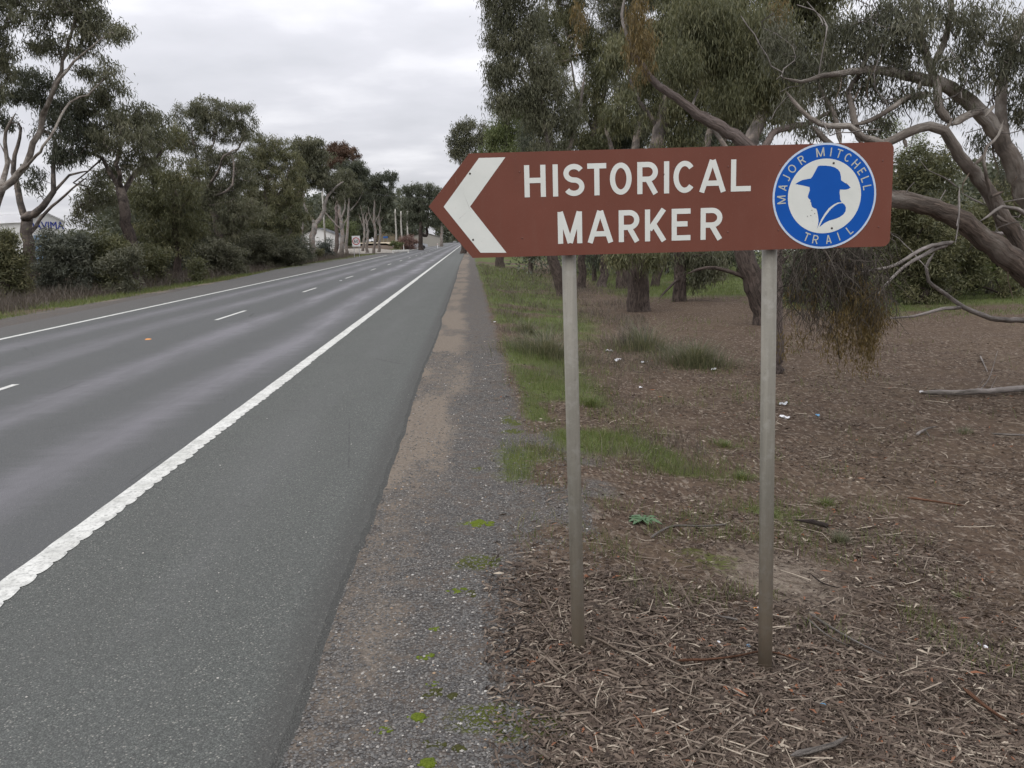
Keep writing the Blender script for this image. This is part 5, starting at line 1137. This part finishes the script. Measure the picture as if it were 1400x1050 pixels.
# panel outline, local x = along the sign, z = height, front faces -y
zt, zb, zm = 2.0805, 1.6715, 1.879; xl, xr_ = .166, 1.847
outl = [(0.012, zm + .006), (-.003, zm), (0.012, zm - .008)]
outl = [(-.003, zm), (xl, zb)]
def arc(cx_, cz, r, a0, a1, n=8): return [(cx_ + r * math.cos(R(a0 + (a1 - a0) * i / n)), cz + r * math.sin(R(a0 + (a1 - a0) * i / n))) for i in range(n + 1)]
outl += arc(xr_ - .03, zb + .03, .03, -90, 0) + arc(xr_ - .03, zt - .03, .03, 0, 90) + [(xl, zt)]
def plate(name, pts, y_front, th, mat, parent, loc=(0, 0, 0), back=None):
    bm = bmesh.new(); a = [bm.verts.new((p[0], y_front, p[1])) for p in pts]
    f = bm.faces.new(a); f.normal_update()
    if not th and f.normal.y > 0: f.normal_flip()
    if th:
        b = [bm.verts.new((p[0], y_front + th, p[1])) for p in pts]; bm.faces.new(b[::-1]); n = len(a)
        for i in range(n): bm.faces.new((a[i], b[i], b[(i + 1) % n], a[(i + 1) % n]))
    bmesh.ops.triangulate(bm, faces=bm.faces[:]); bmesh.ops.recalc_face_normals(bm, faces=bm.faces[:]) if th else None
    for f in bm.faces: f.normal_update()
    o = link(name, bm_mesh(name, bm), mat, parent); o.location = loc; return o
plate('panel', outl, 0, .0025, BROWN, sign)
# chevron
plate('chevron', [(.204, 2.0618), (.3085, 2.0618), (.1625, 1.8745), (.3025, 1.6885), (.198, 1.6914), (.057, 1.8765)], -.0006, 0, WHITE, sign)
# stroke lettering
def offset_poly(pts, w):
    n = len(pts); L_, R_ = [], []
    for i in range(n):
        p = Vector(pts[i]); d0 = (p - Vector(pts[i - 1])).normalized() if i else None; d1 = (Vector(pts[i + 1]) - p).normalized() if i < n - 1 else None
        if d0 is None: d = d1; k = 1
        elif d1 is None: d = d0; k = 1
        else: d = (d0 + d1).normalized(); k = 1 / max(.4, d.dot(d1))
        nrm = Vector((-d.y, d.x)); L_.append(p + nrm * w / 2 * k); R_.append(p - nrm * w / 2 * k)
    return L_, R_
def el(cx_, cy_, rx, ry_, a0, a1, n=14): return [(cx_ + rx * math.cos(R(a0 + (a1 - a0) * i / n)), cy_ + ry_ * math.sin(R(a0 + (a1 - a0) * i / n))) for i in range(n + 1)]
def glyph(ch, w, t):
    """strokes for a capital of height 1, width w, stroke t"""
    h = t / 2
    if ch == 'H': return [[(h, 0), (h, 1)], [(w - h, 0), (w - h, 1)], [(h, .52), (w - h, .52)]]
    if ch == 'I': return [[(w / 2, 0), (w / 2, 1)]]
    if ch == 'T': return [[(0, 1 - h), (w, 1 - h)], [(w / 2, 0), (w / 2, 1 - h)]]
    if ch == 'L': return [[(h, 1), (h, 0)], [(h, h), (w, h)]]
    if ch == 'E': return [[(h, 1), (h, 0)], [(h, h), (w, h)], [(h, 1 - h), (w, 1 - h)], [(h, .52), (w * .84, .52)]]
    if ch == 'A': return [[(h * .9, 0), (w / 2 - h * .15, 1)], [(w - h * .9, 0), (w / 2 + h * .15, 1)], [(w * .22, .28), (w * .78, .28)]]
    if ch == 'M': return [[(h, 0), (h, 1)], [(w - h, 0), (w - h, 1)], [(h * 1.05, 1), (w / 2, 0.02)], [(w - h * 1.05, 1), (w / 2, 0.02)]]
    if ch == 'K': return [[(h, 0), (h, 1)], [(w - h * 1.1, 1), (t * .9, .36)], [(w * .38, .56), (w - h * 1.0, 0)]]
    if ch == 'R': return [[(h, 0), (h, 1)], [(h, 1 - h), (w * .52, 1 - h)] + el(w * .52, (1 - h + .46) / 2, w * .48 - h, (1 - h - .46) / 2, 90, -90)[1:] + [(h, .46)], [(w * .50, .46), (w - h * .9, 0)]]
    if ch == 'C': return [el(w / 2, .5, w / 2 - h, .5 - h, 42, 318, 26)]
    if ch == 'O': return [el(w / 2, .5, w / 2 - h, .5 - h, 0, 360, 34)]
    if ch == 'S':
        r1 = (1 - t) / 4; return [el(w / 2, 1 - h - r1, w / 2 - h, r1, 28, 258, 18) + el(w / 2, h + r1, w / 2 - h, r1, 78, -152, 18)]
    if ch == 'J': return [[(w - h, 1), (w - h, .2)] + el(w / 2, .22, w / 2 - h, .22 - h, 0, -160, 10)[1:]]
def letter(ch, w, H_, x0, z0, t, mat, parent, y=-.0008, rot=0, center=False, shear=0):
    """one letter, one mesh; H_ height in metres, w and t in cap heights"""
    bm = bmesh.new()
    for si, st in enumerate(glyph(ch, w, t)):
        closed = len(st) > 20 and (Vector(st[0]) - Vector(st[-1])).length < 1e-4
        Lp, Rp = offset_poly(st, t)
        if closed:
            d = (Vector(st[1]) - Vector(st[-2])).normalized(); nr = Vector((-d.y, d.x)) * t / 2; Lp[0] = Lp[-1] = Vector(st[0]) + nr; Rp[0] = Rp[-1] = Vector(st[0]) - nr
        yo = y - .00012 * si
        f = lambda p: Vector(((p.x - (w / 2 if center else 0)) * H_, yo, (p.y - (.5 if center else 0)) * H_))
        a = [bm.verts.new(f(p)) for p in Lp]; b = [bm.verts.new(f(p)) for p in Rp]
        for i in range(len(a) - 1):
            fc = bm.faces.new((a[i], b[i], b[i + 1], a[i + 1])); fc.normal_update()
            if fc.normal.y > 0: fc.normal_flip()
    o = link('letter', bm_mesh('letter', bm), mat, parent); o.location = (x0, 0, z0); o.rotation_euler = (0, rot, 0); return o
pxs = lambda px, py, : None
def s_of(px, py):     # photo pixel -> sign plane
    D = np.array([math.cos(SAZ), math.sin(SAZ), 0]); N_ = np.array([-math.sin(SAZ), math.cos(SAZ), 0]); O_ = np.array([SX, SY, 0])
    d = ray(px, py); c_ = np.array([0, 0, CAM_H]); P = c_ + d * (((O_ - c_) @ N_) / (d @ N_)); return float((P - O_) @ D), float(P[2])
row1 = [('H', 717.4, 746.5), ('I', 756.2, 763.2), ('S', 770.8, 799.2), ('T', 803.3, 829.2), ('O', 834, 863.7), ('R', 871.3, 899.5), ('I', 907.8, 914.8), ('C', 920.6, 951.5), ('A', 956.0, 992), ('L', 999, 1026.3)]
row2 = [('M', 763, 796.2), ('A', 803.6, 838.2), ('R', 846, 874.2), ('K', 881.8, 911.3), ('E', 918.2, 943.9), ('R', 957.6, 987.2)]
for ch, a, b in row1:
    yb = 269.6 + (a - 717.4) * (261.8 - 269.6) / 281.6; xa, za = s_of(a, yb); xb, _ = s_of(b, yb); H_ = .1245; letter(ch, (xb - xa) / H_, H_, xa, 1.9045, .165, WHITE, sign)
for ch, a, b in row2:
    yb = 333.2 + (a - 763) * (327.4 - 333.2) / 224; xa, za = s_of(a, yb); xb, _ = s_of(b, yb); H_ = .1255; letter(ch, (xb - xa) / H_, H_, xa, 1.7180, .165, WHITE, sign)
# roundel
rc_, rr_ = (1.5765, 1.8765), .2068
circ = lambda r, n=72: [(rc_[0] + r * math.cos(2 * math.pi * i / n), rc_[1] + r * math.sin(2 * math.pi * i / n)) for i in range(n)]
emb = plate('emblem', circ(rr_), -.0016, .0014, RIM, sign)
plate('blue_ring', circ(rr_ * .962), -.0019, 0, BLUE, emb); plate('white_disc', circ(rr_ * .706), -.0022, 0, WHITE, emb)
def cpx(u, v):      # coordinates measured on an enlarged crop of the emblem
    x_, z_ = s_of(1040 + u / 6.179, 180 + v / 6.179); return x_, z_
prof = [(290, 442), (318, 425), (350, 409), (385, 402), (420, 396), (435, 380), (452, 350), (470, 315), (482, 292), (500, 287), (545, 287), (590, 292), (625, 303), (652, 320), (668, 342), (675, 375), (678, 412), (700, 426), (735, 448), (757, 472), (740, 484), (715, 490), (668, 489), (664, 515), (668, 545), (670, 575), (682, 596), (650, 598), (615, 615), (575, 645), (540, 690), (510, 740), (490, 785), (473, 823), (483, 790), (487, 755), (483, 710), (474, 668), (468, 652), (447, 645), (433, 636), (425, 615), (425, 600), (417, 592), (419, 577), (404, 566), (396, 550), (403, 525), (413, 495), (411, 468), (370, 458), (330, 450)]
collar = [(494, 806), (515, 760), (545, 712), (590, 655), (632, 620), (662, 606), (690, 603), (708, 618), (718, 640), (715, 672), (698, 698), (665, 722), (625, 738), (580, 750), (540, 770)]
plate('silhouette', [cpx(*p) for p in prof][::-1], -.0025, 0, BLUE, emb); plate('collar', [cpx(*p) for p in collar][::-1], -.0025, 0, BLUE, emb)
Cc = (534.5, 543)
for txt, pos, flip in (("MAJORMITCHELL", [(155, 578), (178, 470), (212, 392), (262, 312), (345, 240), (503, 182), (592, 178), (662, 186), (733, 224), (797, 278), (845, 340), (882, 402), (905, 470)], 1), ("TRAIL", [(385, 893), (460, 915), (572, 917), (657, 885), (752, 835)], -1)):
    for ch, (u, v) in zip(txt, pos):
        x_, z_ = cpx(u, v); dx, dz = x_ - rc_[0], z_ - rc_[1]; k = rr_ * .832 / math.hypot(dx, dz); dx *= k; dz *= k
        ang = math.atan2(dx, dz) if flip == 1 else math.atan2(-dx, -dz)
        wd = {'I': .13, 'M': .95, 'J': .5, 'L': .5, 'E': .52, 'O': .85, 'C': .72}.get(ch, .66)
        letter(ch, wd, .034, rc_[0] + dx, rc_[1] + dz, .135, CREAM, emb, y=-.0026, rot=ang, center=True)
# rivets and bolts
RIV = simple('rivet_dark', (.055, .045, .040), .5, .5); RIVB = simple('rivet_brown', (.16, .07, .055), .5, .5)
def rivet(px, py, r, m, y=-.0008):
    x_, z_ = s_of(px, py); bm = bmesh.new(); cyl(bm, (0, 0, 0), (0, -.0022, 0), r, r * .6, 10); o = link('rivet', bm_mesh('rivet', bm), m, sign); o.location = (x_, y, z_)
for px, py in ((642.5, 237.3), (646.8, 327.8)): rivet(px, py, .0042, RIV)
for px, py in ((1139.5, 223), (1137, 312)): rivet(px, py, .0046, RIV, -.0026)
for px, py in ((710.5, 235), (784.5, 233), (852, 232.5), (921.5, 229), (995.5, 227.5), (1066.5, 225.5), (1207, 219.5), (714, 325.5), (786, 324.5), (855.5, 323), (927, 319), (995, 317), (1064.5, 314.5), (1201, 310), (907.5, 238)): rivet(px, py, .0032, RIVB, -.0005)
for px, py in ((1109.7, 287.3), (1108.3, 294.6), (1113.5, 292), (1103.7, 295.5), (1157, 251)): rivet(px, py, .0016, RIV, -.0026)
# scratches on the chevron and panel edge
def scratch(p, q, wd, m, y):
    a = Vector(s_of(*p)); b = Vector(s_of(*q)); d = (b - a).normalized(); n_ = Vector((-d.y, d.x)) * wd / 2
    plate('scratch', [tuple(a), tuple(b + n_), tuple(b - n_)], y, 0, m, sign)
SCR = simple('scratch_grey', (.36, .36, .33), .6); scratch((633, 262), (642, 285), .0012, SCR, -.0009); scratch((640, 288), (628, 299), .001, SCR, -.0009); scratch((621, 232), (624, 252), .001, simple('scratch_pale', (.26, .16, .13), .6), -.0004)
# frame rails behind the panel
for z_ in (1.99, 1.76):
    o = box_obj('rail', (.2, 1.8, .003, .022, z_ - .02, z_ + .02), ALU, sign, .002)
# posts (paint worn to warm grey near the ground)
t = NT('post_paint'); st_ = t.noise(30, 5, .65, t.co((1, 1, .05))); sp = t.noise(140, 3, .6); pc = t.ramp(st_, (.3, (.165, .155, .128)), (.55, (.210, .197, .162)), (.75, (.262, .245, .203)))
sz_ = t.n('ShaderNodeSeparateXYZ'); t.t.links.new(t.tc.outputs['Object'], sz_.inputs[0]); wornm = t.mapr(t.math('ADD', sz_.outputs[2], t.math('MULTIPLY', st_, .3)), .12, .75, .6, 0)
pc = t.mix(wornm, pc, (.30, .235, .165)); pc = t.mix(t.mapr(sp, .64, .74, 0, .5), pc, (.11, .10, .09)); blt = t.noise(22, 5, .7); pc = t.mix(t.mapr(blt, .50, .66, 0, .35), pc, (.31, .30, .27)); pc = t.mix(t.mapr(t.noise(48, 5, .75), .58, .70, 0, .5), pc, (.12, .11, .085)); pc = t.mix(t.mapr(sz_.outputs[2], -.15, .02, .6, 0), pc, (.10, .075, .05)); t.fin(pc, .55, .35); t.bump(sp, .15, .002); POST = t.m
for xs_, xe, r in ((.5565, .570, .0292), (1.3775, 1.396, .0305)):
    wx = SX + xe; wz = float(gz(SX + math.cos(SAZ) * xe, SY + math.sin(SAZ) * xe))
    bm = bmesh.new(); sl = (xs_ - xe) / (1.67 - wz); cyl(bm, (xe - sl * .3, .022 + r, wz - .3), (xe + sl * (2.03 - wz), .022 + r, 2.03), r, r, 32)
    o = link('post', bm_mesh('post', bm, True), POST, sign)
    for p in o.data.polygons: p.use_smooth = len(p.vertices) == 4
    bm = bmesh.new(); cyl(bm, (xe + sl * (2.03 - wz), .022 + r, 2.03), (xe + sl * (2.03 - wz), .022 + r, 2.045), r + .002, r * .9, 32); link('post_cap', bm_mesh('post_cap', bm), ALU, o)

# ------------------------------------------------------------------ speed sign and far roadside things
def P3(px, py, Y): return at(px, py, Y)
sy = 100.0; c0 = P3(486.8, 329.7, sy); k = sy / F_PX
sp_ = empty('speed_sign', (c0[0], c0[1], float(gz(c0[0], c0[1]))), 'white speed limit sign with red ring reading 60 in front of slender gums', 'road sign'); hz = c0[2] - sp_.location[2]
SW = simple('speed_white', (.72, .72, .70), .5); SR = simple('speed_red', (.42, .03, .035), .5); SB = simple('speed_black', (.02, .02, .02), .5)
box_obj('panel', (-5.4 * k, 5.4 * k, 0, .03, hz - 7 * k, hz + 7 * k), SW, sp_)
def ring(name, r0, r1, y, m, parent, cz, n=40):
    bm = bmesh.new(); a = [bm.verts.new((r0 * math.cos(2 * math.pi * i / n), y, cz + r0 * math.sin(2 * math.pi * i / n))) for i in range(n)]; b = [bm.verts.new((r1 * math.cos(2 * math.pi * i / n), y, cz + r1 * math.sin(2 * math.pi * i / n))) for i in range(n)]
    for i in range(n): bm.faces.new((a[i], a[(i + 1) % n], b[(i + 1) % n], b[i]))
    return link(name, bm_mesh(name, bm), m, parent)
ring('red_ring', 3.9 * k, 5.0 * k, -.004, SR, sp_, hz)
def digit(strokes, w, x0, H_):
    bm = bmesh.new()
    for si, st in enumerate(strokes):
        Lp, Rp = offset_poly(st, .17)
        if (Vector(st[0]) - Vector(st[-1])).length < 1e-4: Lp[-1] = Lp[0]; Rp[-1] = Rp[0]
        f = lambda p: Vector((p.x * H_, -.005 - .002 * si, p.y * H_)); a = [bm.verts.new(f(p)) for p in Lp]; b = [bm.verts.new(f(p)) for p in Rp]
        for i in range(len(a) - 1): bm.faces.new((a[i], b[i], b[i + 1], a[i + 1]))
    o = link('digit', bm_mesh('digit', bm), SB, sp_); o.location = (x0, 0, hz - H_ / 2)
Hd = 4.2 * k; digit([el(.3, .3, .22, .22, 0, 360, 20), [(.08, .3), (.08, .6)] + el(.3, .62, .22, .3, 180, 40, 10)], .6, -.66 * Hd, Hd); digit([el(.3, .5, .22, .42, 0, 360, 24)], .6, .06 * Hd, Hd)
for dx in (-.28, .28): box_obj('post', (dx - .03, dx + .03, .03, .09, 0, hz + 6 * k), ALU, sp_)

# three bare poles
POLE = simple('pole_grey', (.42, .40, .36), .8, .2, .2, 3)
for i, (px, pt_, pb, lab) in enumerate(((540.6, 285, 328, 'leftmost of three bare weathered poles by the side road'), (548.2, 288, 326, 'middle of three bare weathered poles by the side road'), (556.8, 287, 327, 'rightmost of three bare weathered poles by the side road'))):
    Yp = 172; a = P3(px, pt_, Yp); b = P3(px + .6, pb, Yp); gzv = float(gz(b[0], b[1])); bm = bmesh.new(); n = 8
    pts = [(b[0] + (a[0] - b[0]) * u + .06 * math.sin(u * 5 + i), Yp, gzv - .1 + (a[2] - gzv) * u, (.17 - .05 * u)) for u in np.linspace(0, 1, n)]
    for q0, q1 in zip(pts[:-1], pts[1:]): cyl(bm, Vector(q0[:3]) - Vector((b[0], Yp, gzv)), Vector(q1[:3]) - Vector((b[0], Yp, gzv)), q0[3], q1[3], 8, cap=(q1 is pts[-1]))
    bmesh.ops.remove_doubles(bm, verts=bm.verts[:], dist=.01)
    o = link('pole', bm_mesh('pole', bm, True), POLE); o.location = (b[0], Yp, gzv); tag(o, lab, 'pole', 'bare poles by the side road')
# overhead wire with its poles among the trees
bm = bmesh.new(); A = Vector(P3(440, 253, 120)); B = Vector(P3(700, 262, 120)); n = 14
for i in range(n):
    f0, f1 = i / n, (i + 1) / n; q = lambda u: A.lerp(B, u) - Vector((0, 0, 1.2 * 4 * u * (1 - u))); cyl(bm, q(f0) - A, q(f1) - A, .014, .014, 4, False)
o = link('overhead_wire', bm_mesh('overhead_wire', bm), simple('wire', (.10, .10, .10), .6)); o.location = A; tag(o, 'thin overhead wire crossing above the far end of the road', 'wire')
for px, lab in ((440, 'wire pole hidden among the gum crowns left of the speed sign'), (700, 'wire pole behind the sign arrow on the right of the road')):
    a = P3(px, 253 if px == 440 else 262, 120); g = float(gz(a[0], a[1])); root = empty('wire_pole', (a[0], a[1], g), lab, 'pole'); bm = bmesh.new(); cyl(bm, (0, 0, 0), (0, 0, a[2] - g + .3), .14, .1, 10); link('post', bm_mesh('post', bm, True), POLE, root); box_obj('crossarm', (-.9, .9, -.19, -.1, a[2] - g - .05, a[2] - g + .07), POLE, root)
# side road sheet and sandy yard
def sheet(name, x0, x1, y0, y1, mat, lift, jx=.6):
    nx, ny = 24, 30; V = []
    for j in range(ny + 1):
        for i in range(nx + 1):
            y = y0 + (y1 - y0) * j / ny; xa = x0 + jx * math.sin(y * .35); x = xa + (x1 - xa) * i / nx; V.append((x, y, float(gz(x, y)) + lift))
    I = np.arange((nx + 1) * (ny + 1)).reshape(ny + 1, nx + 1)
    return tag(link(name, np_mesh(name, V, np.stack([I[:-1, :-1], I[:-1, 1:], I[1:, 1:], I[1:, :-1]], -1).reshape(-1, 4)), mat), kind='structure')
t = NT('side_road'); t.fin(t.ramp(t.noise(4, 4), (.3, (.20, .185, .16)), (.7, (.30, .27, .23))), .9, .2)
sheet('side_road', -60, -11.0, 127, 150, t.m, .05)
t = NT('yard_gravel'); t.fin(t.ramp(t.noise(1.5, 4), (.3, (.32, .26, .18)), (.7, (.46, .39, .28))), .9, .2)
sheet('yard', -70, -14, 172, 215, t.m, .06)
# low white concrete headwall at the side road
a = P3(545, 336, 124); hw = empty('headwall', (a[0], 124, float(gz(a[0], 124))), 'low white concrete headwall at the mouth of the side road', 'headwall')
CON = simple('concrete_white', (.62, .61, .57), .8, .2, .12, 3); box_obj('beam', (-.9, 1.4, -.15, .15, .22, .48), CON, hw, .03); box_obj('leg', (-.9, -.68, -.14, .14, -.05, .22), CON, hw, .02); box_obj('leg', (1.18, 1.4, -.14, .14, -.05, .22), CON, hw, .02)
# blue board on legs and yellow machine
a = P3(527, 324.5, 176); g = float(gz(a[0], 176)); bb = empty('yard_sign', (a[0], 176, g), 'small dark blue board on two thin legs in the sandy yard', 'board'); BB = simple('board_blue', (.03, .09, .25), .5)
zz = max(a[2] - g, .9); box_obj('board', (-.45, .45, 0, .05, zz - .18, zz + .22), BB, bb); box_obj('leg', (-.4, -.36, .0, .04, 0, zz - .18), ALU, bb); box_obj('leg', (.36, .4, 0, .04, 0, zz - .18), ALU, bb)
# guide posts
for px, Yg, lab in ((551.5, 155, 'white guide post on the island by the side road'), (537, 168, 'yellow topped guide post beside the yard'), (598, 175, 'far white guide post on the grass near the end of the road')):
    a = P3(px, 330, Yg); g = float(gz(a[0], Yg)); root = empty('guide_post', (a[0], Yg, g), lab, 'guide post', 'guide posts across the road'); box_obj('post', (-.06, .06, -.02, .02, 0, 1.0), SW, root); box_obj('reflector', (-.04, .04, -.03, -.02, .75, .9), SR, root)
# parked white vehicles far away
def vehicle(px, Y, lab, m, cabin=True):
    a = P3(px, 325, Y); g = float(gz(a[0], Y)); root = empty('parked_car', (a[0], Y, g), lab, 'car', 'white vehicles parked far up the road', rz=.15)
    bm = bmesh.new(); prf = [(-2.3, .35), (2.3, .35), (2.35, .8), (2.2, .95), (1.2, 1.0), (.6, 1.65), (-.6, 1.7), (-.75, 1.0), (-2.3, 1.0)]
    f0 = [bm.verts.new((p[0], -.85, p[1])) for p in prf]; f1 = [bm.verts.new((p[0], .85, p[1])) for p in prf]; bm.faces.new(f0); bm.faces.new(f1[::-1])
    for i in range(len(prf)): bm.faces.new((f0[i], f1[i], f1[(i + 1) % len(prf)], f0[(i + 1) % len(prf)]))
    bmesh.ops.triangulate(bm, faces=bm.faces[:2]); bmesh.ops.recalc_face_normals(bm, faces=bm.faces[:]); link('body', bm_mesh('body', bm), m, root)
    plate('window', [(-.5, 1.08), (.9, 1.08), (.5, 1.55), (-.45, 1.58)], -.86, 0, SB, root)
    for wx in (-1.5, 1.5):
        bm = bmesh.new(); cyl(bm, (0, -.9, 0), (0, -.68, 0), .36, .36, 16); o = link('wheel', bm_mesh('wheel', bm), SB, root); o.location = (wx, 0, .36)
    box_obj('tray', (-2.3, -.8, -.84, .84, 1.0, 1.25), m, root)
CARW = simple('car_white', (.42, .43, .44), .3, .5); CARS = simple('car_silver', (.40, .41, .43), .3, .6)
vehicle(590.5, 270, 'white utility parked nearest the road in the distance', CARW); vehicle(584.5, 262, 'white utility parked behind the distant gum trunk', CARW); vehicle(567, 170, 'silver car parked behind the reddish shrubs', CARS)
# buildings far across the road
def shed(lab, px, Y, w_, d_, h, rise, rz, wallm, roofm, name='shed', face_text=None):
    a = P3(px, 325, Y); g = float(gz(a[0], Y)); root = empty(name, (a[0], Y, g), lab, 'building', rz=rz)
    bm = bmesh.new(); pr = [(-w_ / 2, 0), (w_ / 2, 0), (w_ / 2, h), (0, h + rise), (-w_ / 2, h)]; f0 = [bm.verts.new((p[0], 0, p[1])) for p in pr]; f1 = [bm.verts.new((p[0], d_, p[1])) for p in pr]; bm.faces.new(f0); bm.faces.new(f1[::-1])
    for i in (0, 1, 4): bm.faces.new((f0[i], f1[i], f1[(i + 1) % 5], f0[(i + 1) % 5]))
    bmesh.ops.recalc_face_normals(bm, faces=bm.faces[:]); link('wall', bm_mesh('wall', bm), wallm, root)
    for s_ in (-1, 1):
        bm = bmesh.new(); v = [bm.verts.new(q) for q in ((0, -.3, h + rise + .03), (0, d_ + .3, h + rise + .03), (s_ * (w_ / 2 + .3), d_ + .3, h - .3 * rise / (w_ / 2) + .03), (s_ * (w_ / 2 + .3), -.3, h - .3 * rise / (w_ / 2) + .03))]
        f = bm.faces.new(v); r_ = bmesh.ops.solidify(bm, geom=[f], thickness=.12); link('roof', bm_mesh('roof', bm), roofm, root)
    return root
WALLW = simple('shed_wall', (.62, .62, .60), .6, .3, .05, .5); ROOFW = simple('shed_roof', (.72, .72, .72), .5, .4, .04, .5)
sh = shed('large white gabled shed with blue lettering behind the forked gum', 64, 96, 4.6, 30, 5.1, .95, R(62), WALLW, ROOFW)
fc = bpy.data.curves.new('shed_text', 'FONT'); fc.body = 'DAVIMA'; fc.size = 1.15; fc.extrude = .02; fc.align_x = 'CENTER'
to = bpy.data.objects.new('tmp', fc); COL.objects.link(to); dg = bpy.context.evaluated_depsgraph_get(); tme = bpy.data.meshes.new_from_object(to.evaluated_get(dg)); bpy.data.objects.remove(to)
tme.materials.clear(); lt_ = link('lettering', tme, simple('shed_text_blue', (.03, .05, .28), .5), sh); lt_.location = (0, -.05, 4.3); lt_.rotation_euler = (R(90), 0, 0)
box_obj('door', (-1.5, 2.0, -.06, -.01, 0, 3.7), simple('shed_door', (.20, .28, .38), .5, .4, .1, 2), sh)
shed('cream house beyond the yard behind the blue board', 529, 236, 4.4, 6, 2.0, 1.1, R(10), simple('house_cream', (.34, .28, .19), .7), simple('house_roof', (.34, .40, .38), .6), 'house')
shed('small pale building behind the distant parked utilities', 580, 230, 8, 8, 2.4, 1.2, R(0), simple('house_pale', (.30, .285, .25), .7), simple('house_roof_grey', (.27, .27, .265), .6), 'house')
shed('pale building glimpsed through the pale gum trunks', 436, 150, 6, 8, 2.4, 1.2, R(0), WALLW, simple('house_roof_dark', (.16, .17, .18), .6), 'house')
# white low building seen in the gap under the right end of the sign
shed('long white building across the field left of the right sign post', 1030, 88, 9, 7, 2.2, 1.2, R(-6), simple('wall_white_far', (.70, .70, .68), .6), simple('roof_red', (.30, .25, .22), .6), 'house')
# old fence post on the right
for px, py, h, lab in ((1333, 397, .95, 'weathered wooden fence post on the grass below the thick limb'), (1352, 402, .4, 'short broken fence stump right of the weathered fence post')):
    d = ray(px, py); g = np.array([0, 0, CAM_H]) + d * ((-.4 - CAM_H) / d[2]); bm = bmesh.new(); box(bm, -.08, .08, -.08, .08, -.1, h); bmesh.ops.subdivide_edges(bm, edges=bm.edges[:], cuts=3, use_grid_fill=True)
    for v in bm.verts: v.co += Vector((random.uniform(-.015, .015), random.uniform(-.015, .015), random.uniform(-.03, .02) if v.co.z > h - .02 else 0))
    o = link('fence_post', bm_mesh('fence_post', bm), BARK['dead']); o.location = (g[0], g[1], float(gz(g[0], g[1]))); tag(o, lab, 'fence post')
print('TOTAL faces', sum(len(m.polygons) for m in bpy.data.meshes), 'tree leaves', sum(s[2] for s in STAT))
